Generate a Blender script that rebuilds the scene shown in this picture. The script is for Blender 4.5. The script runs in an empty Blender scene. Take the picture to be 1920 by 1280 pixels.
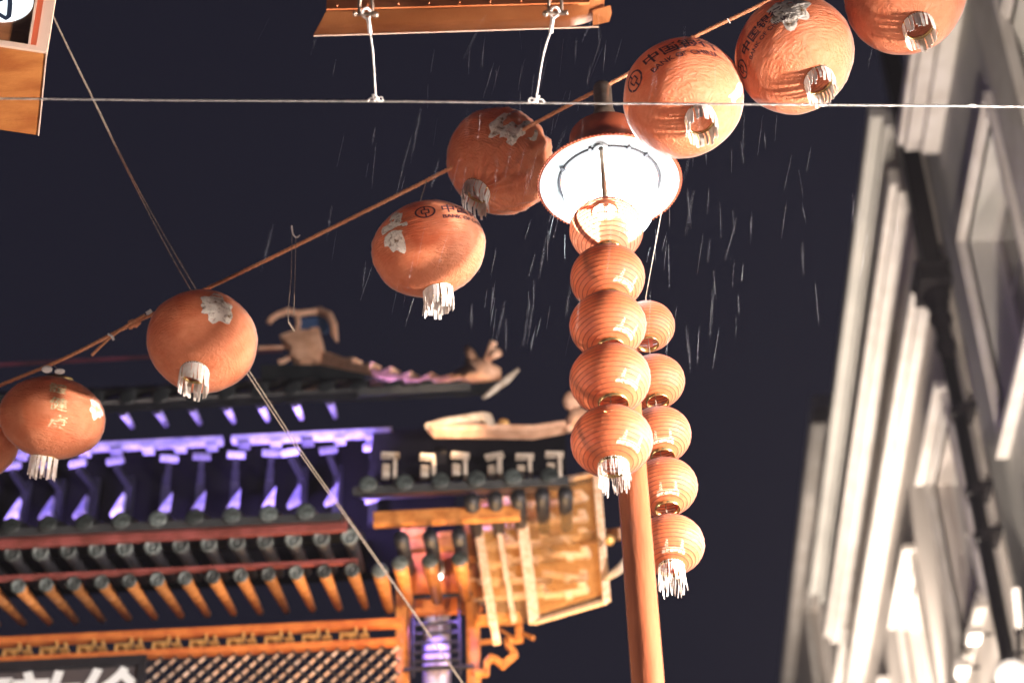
import bpy, random
from math import *
from mathutils import Vector, Matrix, noise

# ------------------------------------------------------------------ camera
F = 3900.0
HD, PT, RO = radians(1.38), radians(38), radians(2.05)
CAM = Vector((0, 0, 1.6))
fw = Vector((-sin(HD)*cos(PT), cos(HD)*cos(PT), sin(PT)))
r0 = Vector((cos(HD), sin(HD), 0)); u0 = r0.cross(fw)
rt = r0*cos(RO) - u0*sin(RO); up = u0*cos(RO) + r0*sin(RO)
S = bpy.context.scene
col = S.collection
cd = bpy.data.cameras.new('camera'); cam = bpy.data.objects.new('camera', cd); col.objects.link(cam)
cd.sensor_width = 36; cd.lens = F/1920*36; cd.clip_start = 0.05; cd.clip_end = 500
m = Matrix((rt, up, -fw)).transposed().to_4x4(); m.translation = CAM; cam.matrix_world = m
cd.dof.use_dof = True; cd.dof.focus_distance = 8.45; cd.dof.aperture_fstop = 1.5
S.camera = cam

# ------------------------------------------------------------------ world (rainy night sky over the city)
W = bpy.data.worlds.new('World'); S.world = W; W.use_nodes = True
bg = W.node_tree.nodes['Background']; bg.inputs[0].default_value = (0.0082, 0.0079, 0.0148, 1); bg.inputs[1].default_value = 1.0
S.view_settings.view_transform = 'Standard'; S.view_settings.look = 'None'
S.view_settings.exposure = 0.38; S.view_settings.gamma = 1.0; S.view_settings.use_curve_mapping = False
S.render.engine = 'CYCLES'
S.cycles.use_denoising = True
S.cycles.max_bounces = 6; S.cycles.diffuse_bounces = 3; S.cycles.glossy_bounces = 2; S.cycles.transmission_bounces = 4
S.cycles.transparent_max_bounces = 8
S.cycles.sample_clamp_indirect = 3.0

def ray(px, py): return fw + rt*((px-960)/F) + up*((640-py)/F)
def at(px, py, dep): return CAM + ray(px, py)*dep
def onX(px, py, X): v = ray(px, py); return CAM + v*(X/v.x)
def onY(px, py, Y): v = ray(px, py); return CAM + v*(Y/v.y)
def onZ(px, py, Z): v = ray(px, py); return CAM + v*((Z-CAM.z)/v.z)

# ------------------------------------------------------------------ mesh helpers
class MB:
    def __init__(s): s.v = []; s.f = []
    def add(s, vs, fs):
        n = len(s.v); s.v += [Vector(v) for v in vs]; s.f += [tuple(i+n for i in f) for f in fs]; return s
    def box(s, x0, x1, y0, y1, z0, z1):
        vs = [(x, y, z) for x in (x0, x1) for y in (y0, y1) for z in (z0, z1)]
        return s.add(vs, [(0,1,3,2), (4,6,7,5), (0,4,5,1), (2,3,7,6), (0,2,6,4), (1,5,7,3)])
    def bar(s, a, b, w, h, upv=(0, 0, 1)):
        a, b = Vector(a), Vector(b); d = (b-a).normalized(); sd = d.cross(Vector(upv))
        if sd.length < 1e-4: sd = d.cross(Vector((1, 0, 0)))
        sd.normalize(); u = sd.cross(d)
        vs = [p + sd*(i*w/2) + u*(j*h/2) for p in (a, b) for i in (-1, 1) for j in (-1, 1)]
        return s.add(vs, [(0,1,3,2), (4,6,7,5), (0,4,5,1), (2,3,7,6), (0,2,6,4), (1,5,7,3)])
    def tube(s, pts, r, seg=8, cap=True):
        pts = [Vector(p) for p in pts]; n = len(pts)
        rs = r if isinstance(r, (list, tuple)) else [r]*n
        t0 = (pts[1]-pts[0]).normalized(); nr = t0.orthogonal().normalized(); rings = []
        vs = []; fs = []
        for i, p in enumerate(pts):
            t = (pts[min(i+1, n-1)]-pts[max(i-1, 0)]).normalized()
            nr = (nr - t*nr.dot(t)).normalized(); bn = t.cross(nr)
            for k in range(seg):
                a = 2*pi*k/seg; vs.append(p + (nr*cos(a)+bn*sin(a))*rs[i])
        for i in range(n-1):
            for k in range(seg):
                k2 = (k+1) % seg; fs.append((i*seg+k, i*seg+k2, (i+1)*seg+k2, (i+1)*seg+k))
        if cap: fs.append(tuple(range(seg))[::-1]); fs.append(tuple((n-1)*seg+k for k in range(seg)))
        return s.add(vs, fs)
    def lathe(s, prof, c=(0, 0, 0), seg=40, closed=False):
        c = Vector(c); vs = []; fs = []; n = len(prof)
        for r, z in prof:
            for k in range(seg):
                a = 2*pi*k/seg; vs.append(c+Vector((r*cos(a), r*sin(a), z)))
        for i in range(n-1 if not closed else n):
            j = (i+1) % n
            for k in range(seg):
                k2 = (k+1) % seg; fs.append((i*seg+k, i*seg+k2, j*seg+k2, j*seg+k))
        return s.add(vs, fs)
    def ball(s, c, r, seg=16, sc=(1, 1, 1)):
        vs = []; fs = []; h = seg//2; c = Vector(c)
        for i in range(h+1):
            p = pi*i/h
            for k in range(seg):
                a = 2*pi*k/seg; vs.append(c+Vector((r*sc[0]*sin(p)*cos(a), r*sc[1]*sin(p)*sin(a), r*sc[2]*cos(p))))
        for i in range(h):
            for k in range(seg):
                k2 = (k+1) % seg; fs.append((i*seg+k, i*seg+k2, (i+1)*seg+k2, (i+1)*seg+k))
        return s.add(vs, fs)
    def plate(s, poly, th):
        """closed polygon of points, given thickness along its normal"""
        poly = [Vector(p) for p in poly]; n = len(poly); nv = Vector((0, 0, 0))
        for i in range(n): nv += poly[i].cross(poly[(i+1) % n])
        nv.normalize(); o = nv*(th/2)
        vs = [p+o for p in poly]+[p-o for p in poly]
        fs = [tuple(range(n)), tuple(range(2*n-1, n-1, -1))]+[(i, i+n, (i+1) % n+n, (i+1) % n) for i in range(n)]
        return s.add(vs, fs)
    def build(s, name, mat, parent=None, smooth=False, local=False, bevel=0):
        off = Vector((0, 0, 0))
        if parent is not None and not local:
            q = parent
            while q is not None: off += q.location; q = q.parent
        me = bpy.data.meshes.new(name); me.from_pydata([tuple(v-off) for v in s.v], [], s.f); me.update()
        if smooth: me.polygons.foreach_set('use_smooth', [True]*len(me.polygons))
        o = bpy.data.objects.new(name, me); col.objects.link(o)
        if mat: me.materials.append(mat)
        if parent is not None: o.parent = parent
        if bevel:
            b = o.modifiers.new('bevel', 'BEVEL'); b.width = bevel; b.segments = 2; b.limit_method = 'ANGLE'
        return o

def tag(o, label=None, cat=None, group=None, kind=None):
    for k, v in (('label', label), ('category', cat), ('group', group), ('kind', kind)):
        if v: o[k] = v
    return o
def empty(name, loc, label=None, cat=None, group=None):
    o = bpy.data.objects.new(name, None); o.location = loc; o.empty_display_size = .1; col.objects.link(o)
    return tag(o, label, cat, group)
def inst(src, parent, loc=(0, 0, 0), rot=None):
    o = bpy.data.objects.new(src.name.split('.')[0], src.data); col.objects.link(o); o.parent = parent; o.location = loc
    if rot: o.rotation_euler = rot
    return o

# ------------------------------------------------------------------ materials
def mat(name, c, rough=.6, metal=0, c2=None, nscale=8, bump=0, bscale=40, emit=None, es=0, trans=0, stretch=None, lo=.35, hi=.65, bdist=.01, spec=.5, rnd=None):
    M = bpy.data.materials.new(name); M.use_nodes = True; nt = M.node_tree; N = nt.nodes; L = nt.links
    P = N['Principled BSDF']; P.inputs['Base Color'].default_value = (*c, 1); P.inputs['Roughness'].default_value = rough
    P.inputs['Metallic'].default_value = metal; P.inputs['Specular IOR Level'].default_value = spec
    tc = N.new('ShaderNodeTexCoord'); mp = N.new('ShaderNodeMapping'); L.new(tc.outputs['Object'], mp.inputs[0])
    if stretch: mp.inputs['Scale'].default_value = stretch
    if c2:
        n = N.new('ShaderNodeTexNoise'); n.inputs['Scale'].default_value = nscale; n.inputs['Detail'].default_value = 6
        L.new(mp.outputs[0], n.inputs['Vector'])
        r = N.new('ShaderNodeValToRGB'); r.color_ramp.elements[0].position = lo; r.color_ramp.elements[1].position = hi
        r.color_ramp.elements[0].color = (*c, 1); r.color_ramp.elements[1].color = (*c2, 1)
        L.new(n.outputs['Fac'], r.inputs[0]); L.new(r.outputs[0], P.inputs['Base Color'])
    if bump:
        n = N.new('ShaderNodeTexNoise'); n.inputs['Scale'].default_value = bscale; n.inputs['Detail'].default_value = 5
        L.new(mp.outputs[0], n.inputs['Vector'])
        b = N.new('ShaderNodeBump'); b.inputs['Strength'].default_value = bump; b.inputs['Distance'].default_value = bdist
        L.new(n.outputs['Fac'], b.inputs['Height']); L.new(b.outputs[0], P.inputs['Normal'])
    if rnd:
        oi = N.new('ShaderNodeObjectInfo'); mr = N.new('ShaderNodeMapRange'); mr.inputs['To Min'].default_value = rnd[0]; mr.inputs['To Max'].default_value = rnd[1]
        L.new(oi.outputs['Random'], mr.inputs['Value']); hs = N.new('ShaderNodeHueSaturation'); L.new(mr.outputs[0], hs.inputs['Value'])
        if c2: L.new(r.outputs[0], hs.inputs['Color'])
        else: hs.inputs['Color'].default_value = (*c, 1)
        L.new(hs.outputs[0], P.inputs['Base Color'])
    if emit: P.inputs['Emission Color'].default_value = (*emit, 1); P.inputs['Emission Strength'].default_value = es
    if trans: P.inputs['Transmission Weight'].default_value = trans
    return M

def cloth(name, c, c2, wr=1.0, trans=.35, rings=230, gloss=.45, see=0):
    """thin lantern fabric: diffuse + translucent + thin sheen, stretched over wire rings and puckered"""
    M = bpy.data.materials.new(name); M.use_nodes = True; nt = M.node_tree; N = nt.nodes; L = nt.links
    N.remove(N['Principled BSDF']); out = N['Material Output']
    tc = N.new('ShaderNodeTexCoord')
    n = N.new('ShaderNodeTexNoise'); n.inputs['Scale'].default_value = 9; n.inputs['Detail'].default_value = 8; n.inputs['Roughness'].default_value = .65
    L.new(tc.outputs['Object'], n.inputs['Vector'])
    r = N.new('ShaderNodeValToRGB'); r.color_ramp.elements[0].position = .35; r.color_ramp.elements[1].position = .68
    r.color_ramp.elements[0].color = (*c, 1); r.color_ramp.elements[1].color = (*c2, 1); L.new(n.outputs['Fac'], r.inputs[0])
    # puckers: noise stretched round the lantern plus the fine wire rings
    sp = N.new('ShaderNodeSeparateXYZ'); L.new(tc.outputs['Object'], sp.inputs[0])
    an = N.new('ShaderNodeMath'); an.operation = 'ARCTAN2'; L.new(sp.outputs['Y'], an.inputs[0]); L.new(sp.outputs['X'], an.inputs[1])
    cb = N.new('ShaderNodeCombineXYZ')
    m1 = N.new('ShaderNodeMath'); m1.operation = 'MULTIPLY'; m1.inputs[1].default_value = 5.0; L.new(an.outputs[0], m1.inputs[0])
    m2 = N.new('ShaderNodeMath'); m2.operation = 'MULTIPLY'; m2.inputs[1].default_value = 70; L.new(sp.outputs['Z'], m2.inputs[0])
    L.new(m1.outputs[0], cb.inputs[0]); L.new(m2.outputs[0], cb.inputs[1])
    n2 = N.new('ShaderNodeTexNoise'); n2.inputs['Scale'].default_value = 1; n2.inputs['Detail'].default_value = 6; n2.inputs['Roughness'].default_value = .6; n2.inputs['Distortion'].default_value = 1.6
    L.new(cb.outputs[0], n2.inputs['Vector'])
    sn = N.new('ShaderNodeMath'); sn.operation = 'MULTIPLY'; sn.inputs[1].default_value = rings*2.6; L.new(sp.outputs['Z'], sn.inputs[0])
    s2 = N.new('ShaderNodeMath'); s2.operation = 'SINE'; L.new(sn.outputs[0], s2.inputs[0])
    ad = N.new('ShaderNodeMath'); ad.operation = 'MULTIPLY_ADD'; ad.inputs[1].default_value = .035; L.new(s2.outputs[0], ad.inputs[0]); L.new(n2.outputs['Fac'], ad.inputs[2])
    b = N.new('ShaderNodeBump'); b.inputs['Strength'].default_value = .55*wr; b.inputs['Distance'].default_value = .012; L.new(ad.outputs[0], b.inputs['Height'])
    d = N.new('ShaderNodeBsdfDiffuse'); t = N.new('ShaderNodeBsdfTranslucent'); g = N.new('ShaderNodeBsdfGlossy'); g.inputs['Roughness'].default_value = gloss
    for q in (d, t): L.new(r.outputs[0], q.inputs[0]); L.new(b.outputs[0], q.inputs['Normal'])
    L.new(b.outputs[0], g.inputs['Normal'])
    x = N.new('ShaderNodeMixShader'); x.inputs[0].default_value = trans;  L.new(d.outputs[0], x.inputs[1]); L.new(t.outputs[0], x.inputs[2])
    fr = N.new('ShaderNodeFresnel'); fr.inputs[0].default_value = 1.4
    y = N.new('ShaderNodeMixShader'); L.new(fr.outputs[0], y.inputs[0]); L.new(x.outputs[0], y.inputs[1]); L.new(g.outputs[0], y.inputs[2])
    if see:
        tp = N.new('ShaderNodeBsdfTransparent'); tp.inputs[0].default_value = (1, .62, .45, 1)
        z = N.new('ShaderNodeMixShader'); z.inputs[0].default_value = see; L.new(y.outputs[0], z.inputs[1]); L.new(tp.outputs[0], z.inputs[2]); y = z
    L.new(y.outputs[0], out.inputs['Surface'])
    return M

M = {}
M['big'] = cloth('lantern_fabric_red', (.74, .205, .08), (.88, .33, .16), 1.5, .34)
M['small'] = cloth('lantern_silk_red', (.56, .155, .055), (.72, .235, .095), .6, .42, 0, .5, .12)
M['small_lit'] = cloth('lantern_silk_painted_glow', (.80, .36, .22), (.90, .45, .28), .45, .5, 0, .3, .5)  # paler, clearer copy of the silk; the bowl's glow is put into its colour
M['wire'] = mat('dark_rib_wire', (.10, .012, .006), .6)
M['seam'] = mat('dark_seam', (.50, .10, .04), .6)
M['gold'] = mat('gold_foil', (.75, .55, .25), .25, .9, (.5, .33, .12), 60)
M['fringe'] = mat('cream_fringe', (.86, .82, .76), .8, 0, (.72, .62, .52), 30)
M['ink'] = mat('dark_print', (.05, .012, .02), .6)
M['goldink'] = mat('faded_gold_print', (.80, .68, .42), .45, .1, (.5, .35, .16), 90)
M['whiteink'] = mat('white_print', (.80, .60, .44), .9, spec=.1)
M['badge'] = mat('peeling_badge', (.82, .76, .66), .45, .1, (.22, .14, .07), 46, .6, 80, lo=.52, hi=.70)
M['badgep'] = mat('pale_badge', (.9, .8, .72), .5, 0, (.8, .36, .2), 30, .3, 60, lo=.45, hi=.62)
M['rope'] = mat('orange_rope', (.88, .42, .22), .7, 0, (.72, .28, .12), 90, .5, 300)
M['steel'] = mat('galvanised_steel', (.75, .72, .68), .35, .8, (.5, .48, .45), 60)
M['dsteel'] = mat('tarnished_shackle', (.42, .34, .27), .4, .9, (.22, .16, .12), 60)
M['cord'] = mat('pale_cord', (.30, .24, .19), .8, 0, (.18, .14, .1), 80)
M['whitewire'] = mat('white_sling', (.85, .82, .78), .5)
M['postred'] = mat('red_post_paint', (.25, .085, .035), .24, 0, (.15, .045, .02), 7, .3, 60, stretch=(1, 1, .15))
M['hatred'] = mat('red_hat_enamel', (.42, .10, .04), .4, 0, (.3, .06, .025), 12)
M['hatwhite'] = mat('white_enamel', (.18, .195, .20), .5, 0, (.14, .155, .16), 20)
M['glow'] = mat('lit_bowl', (1, 1, 1), .4, emit=(.93, .98, 1.0), es=22)
M['glowR'] = mat('lit_bowl_warm', (1, 1, 1), .4, emit=(1, .86, .80), es=6200)
M['glowL'] = mat('lit_bowl_amber', (1, 1, 1), .4, emit=(1, .80, .71), es=760)
M['dark'] = mat('dark_gasket', (.03, .03, .035), .5)
M['bronze'] = mat('brass_finial', (.45, .36, .28), .3, .8, (.3, .22, .16), 20)
M['wood'] = mat('varnished_wood', (.30, .12, .045), .4, 0, (.16, .055, .02), 6, .2, 60, stretch=(1, 1, 4))
M['signedge'] = mat('cream_trim', (.72, .52, .40), .5)
M['rust'] = mat('stained_orange_panel', (.34, .10, .02), .5, 0, (.52, .20, .05), 5, .2, 50, stretch=(1, 3, 3))
M['discw'] = mat('lit_white_disc', (.9, .95, .95), .4, emit=(.85, .97, 1.0), es=.95)
M['navy'] = mat('navy_letter', (.02, .035, .07), .5)
M['copper'] = mat('orange_panel_paint', (.80, .27, .10), .45, .1, (.66, .19, .06), 7)
M['bronzesheet'] = mat('bronze_sheet', (.40, .15, .05), .33, .75, (.28, .09, .025), 4, .25, 200)
M['gatered'] = mat('gate_red_paint', (.60, .20, .05), .4, 0, (.42, .11, .03), 12, .15, 50)
M['shadeblack'] = mat('painted_shade_black', (.004, .004, .006), .9, spec=.1)  # near-black colour paints the darkness behind the brackets and under the side ridge
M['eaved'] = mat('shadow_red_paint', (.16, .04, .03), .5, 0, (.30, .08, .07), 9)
M['gateor'] = mat('gate_orange_paint', (.56, .24, .07), .3, 0, (.34, .12, .03), 14, .4, 30, rnd=(.45, 1.15))
M['gategold'] = mat('gate_gilding', (.74, .46, .16), .35, .3, (.5, .26, .08), 15)
M['gatedark'] = mat('gate_dark_green_paint', (.014, .015, .02), .5, 0, (.008, .009, .012), 10)
M['gateblue'] = mat('gate_bracket_paint', (.46, .44, .56), .5, 0, (.2, .2, .4), 14, rnd=(.25, 1.5))
M['tile'] = mat('glazed_roof_tile', (.025, .028, .03), .3, 0, (.015, .018, .02), 10)
M['tileend'] = mat('pale_tile_end', (.15, .18, .17), .4, 0, (.02, .025, .025), 45, .5, 60, rnd=(.25, 1.3))
M['ornament'] = mat('terracotta_ridge', (.86, .54, .36), .55, 0, (.66, .36, .22), 14, .3, 30)
M['ridgedark'] = mat('ridge_painted_glow', (.09, .03, .04), .35, 0, (.25, .06, .10), 2.2, lo=.5, hi=.7)  # magenta blotches paint bits of purple light onto the dark ridge
M['ornblue'] = mat('blue_glaze', (.05, .10, .22), .4)
M['silver'] = mat('pale_ornament', (.62, .55, .46), .5, 0, (.4, .32, .24), 20)
M['signblack'] = mat('sign_board_dark', (.05, .045, .05), .5, 0, (.07, .06, .06), 12)
M['signchar'] = mat('sign_white_paint', (.75, .8, .8), .5)
M['net'] = mat('bird_netting', (.75, .42, .14), .6)
M['netframe'] = mat('netting_frame', (.85, .66, .5), .5, 0, (.7, .42, .25), 30, rnd=(.6, 1.05))
M['stucco'] = mat('painted_stucco', (.76, .70, .64), .8, 0, (.60, .55, .50), 1.6, .35, 9, stretch=(1, 1, .35))
M['stucco2'] = mat('grey_stucco', (.60, .59, .55), .8, 0, (.48, .48, .45), 1.3, .3, 8, stretch=(1, 1, .3))
M['trim'] = mat('white_stone_trim', (.80, .77, .73), .6, 0, (.66, .62, .57), 3, .2, 20)
M['frame'] = mat('window_paint', (.66, .64, .60), .5)
M['glass'] = mat('dark_glass', (.05, .045, .05), .08, 0, (.16, .11, .09), 1.5)
M['iron'] = mat('black_iron', (.006, .005, .007), .4, 0, (.012, .009, .009), 20, .3, 40, spec=.35)
M['asphalt'] = mat('wet_asphalt', (.05, .05, .055), .3, 0, (.07, .065, .06), 20, .4, 90)
M['lampwhite'] = mat('lamp_lit_glass', (1, 1, 1), .4, emit=(1, .9, .78), es=3)
M['globe'] = mat('opal_globe', (.85, .8, .74), .3, emit=(1, .9, .8), es=.5)
M['ledp'] = mat('purple_led', (1, 1, 1), .4, emit=(.5, .3, 1), es=5)
M['ledw'] = mat('white_led', (1, 1, 1), .4, emit=(.95, .95, 1), es=5)
M['rain'] = mat('rain_water', (.8, .85, .9), .15, 0, spec=.8)

def lamp(kind, name, loc, energy, color, size=.1, to=None, spot=None, parent=None, sx=None, blend=.6):
    l = bpy.data.lights.new(name, kind); l.energy = energy; l.color = color
    if kind in ('POINT', 'SPOT'): l.shadow_soft_size = size
    if kind == 'SPOT': l.spot_size = radians(spot or 60); l.spot_blend = blend
    if kind == 'AREA':
        l.shape = 'RECTANGLE'; l.size = sx or size; l.size_y = size
    o = bpy.data.objects.new(name, l); col.objects.link(o)
    o.location = loc
    if to is not None: o.rotation_euler = (Vector(to)-Vector(loc)).to_track_quat('-Z', 'Y').to_euler()
    if parent is not None:
        q = parent; off = Vector((0, 0, 0))
        while q is not None: off += q.location; q = q.parent
        o.parent = parent; o.location = Vector(loc)-off
    return o

# ================================================================== SETTING
g = MB().box(-60, 60, -60, 120, -.3, 0).build('street', M['asphalt']); tag(g, kind='structure')

# ------------------------------------------------------------------ right-hand street front
XF = 4.5
def wall(Y0, Y1, Z0, Z1, ops, X0=XF, X1=XF+.45):
    ys = sorted({Y0, Y1, *[o[0] for o in ops], *[o[1] for o in ops]}); zs = sorted({Z0, Z1, *[o[2] for o in ops], *[o[3] for o in ops]})
    b = MB()
    for i in range(len(ys)-1):
        for j in range(len(zs)-1):
            yc, zc = (ys[i]+ys[i+1])/2, (zs[j]+zs[j+1])/2
            if any(o[0] < yc < o[1] and o[2] < zc < o[3] for o in ops): continue
            b.box(X0, X1, ys[i], ys[i+1], zs[j], zs[j+1])
    return b
def window(root, y0, y1, z0, z1, rec=.30, surround=.14, bars=(2, 3), X0=XF, head=True):
    xf = X0+rec; t = .07
    w = MB()
    w.box(xf, xf+.06, y0, y0+t, z0, z1).box(xf, xf+.06, y1-t, y1, z0, z1)
    w.box(xf, xf+.06, y0+t, y1-t, z1-t, z1).box(xf, xf+.06, y0+t, y1-t, z0, z0+t)
    w.box(xf-.03, xf-.001, y0, y0+.04, z0, z1).box(xf-.03, xf-.001, y1-.04, y1, z0, z1).box(xf-.03, xf-.001, y0+.04, y1-.04, z1-.04, z1)
    wo = w.build('window', M['frame'], root)
    b = MB()
    for k in range(1, bars[0]):
        y = y0+(y1-y0)*k/bars[0]; b.box(xf+.01, xf+.05, y-.014, y+.014, z0+t, z1-t)
    for k in range(1, bars[1]):
        z = z0+(z1-z0)*k/bars[1]; b.box(xf+.012, xf+.048, y0+t, y1-t, z-.014, z+.014)
    b.build('glazing_bar', M['frame'], wo)
    MB().box(xf+.026, xf+.032, y0+t, y1-t, z0+t, z1-t).build('pane', M['glass'], wo)
    if surround:
        s = MB(); a = surround
        s.box(X0-.05, X0+.04, y1, y1+a, z0-.1, z1+a).box(X0-.05, X0+.04, y0-a, y0, z0-.1, z1+a)
        s.box(X0-.051, X0+.039, y0, y1, z1, z1+a)
        s.box(X0-.075, X0-.0505, y1+a-.05, y1+a, z0-.1, z1+a).box(X0-.075, X0-.0505, y0-a, y0-a+.05, z0-.1, z1+a).box(X0-.076, X0-.0515, y0-a+.05, y1+a-.05, z1+a-.05, z1+a)
        if head: s.box(X0-.17, X0+.04, y0-a-.08, y1+a+.08, z1+a+.004, z1+a+.09)
        s.box(X0-.12, X0+.04, y0-a-.05, y1+a+.05, z0-.2, z0-.104)
        s.build('window_surround', M['trim'], root)
    return wo

YP = 18.28   # the drainpipe stands at this distance, on the joint of the two houses
# near house
h1 = empty('townhouse', (XF, 14, 0), 'near grey stucco townhouse with thick white pilaster right of the black drainpipe', 'building', 'houses along the right side of the street')
W1 = (15.15, 17.17, 13.55, 16.07); W0p = onX(1880, 110, XF)
W0 = (11.4, W0p.y, W0p.z-2.4, W0p.z)
ops1 = [W1, W0, (15.15, 17.17, 9.2, 11.8), (11.4, W0p.y, 9.2, 11.8), (15.15, 17.17, 4.6, 7.4), (11.4, W0p.y, 4.6, 7.4)]
wall(5, 18.14, 0, 20.6, ops1).build('wall', M['stucco2'], h1)
for o in ops1: window(h1, *o, rec=.32, surround=.12 if o[2] > 8 else .1, head=False)
c = MB().box(XF-.42, XF, 5, 17.62, 17.93, 18.12).box(XF-.36, XF-.002, 5, 17.58, 17.80, 17.927).box(XF-.2, XF-.002, 5, 17.5, 17.66, 17.797)
c.build('cornice', M['trim'], h1, bevel=.01)
pa, pb = onX(1865, 194, XF-.12), onX(1919, 227, XF-.12)
MB().box(XF-.12, XF-.003, pb.y, pa.y, 0, 17.655).build('pilaster', M['trim'], h1, bevel=.01)
# second house, beyond the drainpipe
h2 = empty('townhouse', (XF, 24, 0), 'white stucco townhouse with bright cornice bands receding behind the black drainpipe', 'building', 'houses along the right side of the street')
Y2a, Y2b = 18.42, 29.6
ops2 = []
for k in range(3):
    y = 19.5+k*3.45
    for z0, z1 in ((13.1, 15.5), (9.0, 11.6), (4.6, 7.2)): ops2.append((y, y+1.5, z0, z1))
wall(Y2a, Y2b, 0, 19.0, ops2).build('wall', M['stucco'], h2)
for o in ops2: window(h2, *o, rec=.24, surround=.16, head=True)
MB().box(XF-.5, XF+.3, Y2a, Y2b, 19.16, 19.34).box(XF-.35, XF+.3, Y2a+.002, Y2b, 19.003, 19.157).build('parapet_coping', M['stucco2'], h2, bevel=.01)
MB().box(XF-.34, XF-.003, Y2a+.35, Y2b, 18.36, 18.62).box(XF-.26, XF-.003, Y2a+.36, Y2b, 18.25, 18.357).build('cornice', M['trim'], h2, bevel=.01)
MB().box(XF-.24, XF-.003, Y2a+.4, Y2b, 17.0, 17.2).box(XF-.15, XF-.003, Y2a+.42, Y2b, 16.9, 16.997).build('string_course', M['trim'], h2, bevel=.01)
# far house
h3 = empty('townhouse', (XF, 34, 0), 'farthest pale house at the end of the row, its gable low in the picture', 'building', 'houses along the right side of the street')
Xc = XF-.02
c1 = onX(1538, 1005, Xc); c2 = onX(1517, 1145, Xc)
top3 = onX(1545, 750, XF)
ops3 = [(c1.y-1.5, c1.y, c1.z-2.6, c1.z), (c2.y-1.5, c2.y, c2.z-2.6, c2.z), (c1.y-1.5, c1.y, c1.z-7, c1.z-4), (c2.y-1.5, c2.y, c2.z-7, c2.z-4)]
ops3 = [tuple(round(v, 3) for v in o) for o in ops3]
if ops3[1][0] < ops3[0][1]+.3:
    d = ops3[0][1]+.3-ops3[1][0]; ops3[1] = (ops3[1][0]+d, ops3[1][1]+d, ops3[1][2], ops3[1][3]); ops3[3] = (ops3[1][0], ops3[1][1], ops3[3][2], ops3[3][3])
wall(29.62, 42, 0, top3.z-.3, ops3).build('wall', M['stucco'], h3)
for o in ops3: window(h3, *o, rec=.24, surround=.16, head=False)
MB().box(XF-.22, XF+.4, top3.y-.2, 42, top3.z-.297, top3.z).build('parapet', M['trim'], h3, bevel=.03)
q = onX(1572, 722, XF+.6)
ch = MB().box(XF+.5, XF+1.6, q.y-2.5, q.y+1.0, 0, q.z).build('chimney_stack', M['stucco2'], h3)
# house beyond on the right, closing the row below the frame
# drainpipe
dp = empty('drainpipe', (XF-.16, YP, 0), 'black iron drainpipe with box hopper head running down between two pale houses', 'drainpipe')
xp = XF-.17
hz = onX(1760, 500, XF-.2).z; ht = onX(1760, 425, XF-.2).z
MB().tube([(xp, YP, 0), (xp, YP, hz-.9)], .075, 12).build('pipe', M['iron'], dp, True)
MB().box(xp-.1, xp+.12, YP-.16, YP+.06, ht+.02, 20.5).build('upper_pipe', M['iron'], dp, bevel=.02)
MB().box(xp-.2, xp+.15, YP-.28, YP+.18, hz, ht).box(xp-.23, xp+.16, YP-.31, YP+.21, ht-.05, ht+.018).box(xp-.22, xp+.155, YP-.3, YP+.2, hz+.002, hz+.04).build('hopper_head', M['iron'], dp, bevel=.015)
MB().lathe([(.17, 0), (.12, -.16), (.10, -.24), (.13, -.30), (.13, -.36), (.09, -.42), (.085, -.6), (.11, -.66), (.11, -.74), (.085, -.8), (.08, -.95)], (xp, YP, hz), 16).build('funnel', M['iron'], dp, True)
for k, yy in enumerate((720, 1000, 1150)):
    z = onX(1810, yy, xp).z
    MB().lathe([(.078, -.06), (.10, -.05), (.10, .05), (.078, .06)], (xp, YP, z), 16).box(xp-.02, XF-.004, YP-.17, YP+.17, z-.03, z+.03).build('pipe_bracket', M['iron'], dp)
# lamps on the wall low in the frame
def wall_lamp(px, py, r, label):
    p = onX(px, py, XF-.45)
    e = empty('wall_lamp', (XF, p.y, p.z), label, 'wall lamp', 'wall lamps low on the right-hand houses')
    MB().tube([(XF-.01, p.y, p.z+.02), (XF-.2, p.y, p.z+r*1.6), (p.x, p.y, p.z+r*1.5), (p.x, p.y, p.z+r)], .018, 8).ball((p.x, p.y, p.z+r), r*.3, 10).build('bracket', M['iron'], e)
    MB().ball(p, r, 24).build('globe', M['globe'], e, True)
    return e, p
e1, p1 = wall_lamp(1898, 1268, .16, 'large opal globe wall lamp at the lower right corner beside the drainpipe')
def uplight(y, z, x, energy, to, label, color=(1, .84, .71), spot=110):
    p = Vector((x, y, z)); e = empty('facade_uplight', (XF, y, z), label, 'uplight', 'uplights washing the right-hand houses')
    MB().box(x-.09, x+.09, y-.11, y+.11, z-.06, z-.004).build('housing', M['iron'], e)
    MB().box(x-.07, x+.07, y-.09, y+.09, z-.003, z).build('lens', M['lampwhite'], e)
    MB().tube([(x+.08, y, z-.03), (XF-.004, y, z-.03)], .02, 8).build('arm', M['iron'], e)
    lamp('SPOT', 'uplight_beam', p+Vector((0, 0, .02)), energy, color, .08, to, spot, e)
uplight(11.0, 7.0, 3.3, 2400, (XF, 12.0, 12), 'iron uplight below the near house window')
uplight(16.4, 9.2, 3.5, 450, (XF, 17, 14), 'iron uplight beside the drainpipe')
uplight(20.2, 10.1, 3.6, 700, (XF, 20.5, 15), 'first iron uplight on the white second house')
uplight(23.6, 12.2, 3.6, 1500, (XF, 24, 17), 'second iron uplight on the white second house')
uplight(27.3, 13.2, 3.6, 900, (XF, 27.6, 18), 'third iron uplight on the white second house')
uplight(31.5, 15.0, 3.6, 800, (XF, 32, 21), 'iron uplight on the farthest house')
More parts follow.
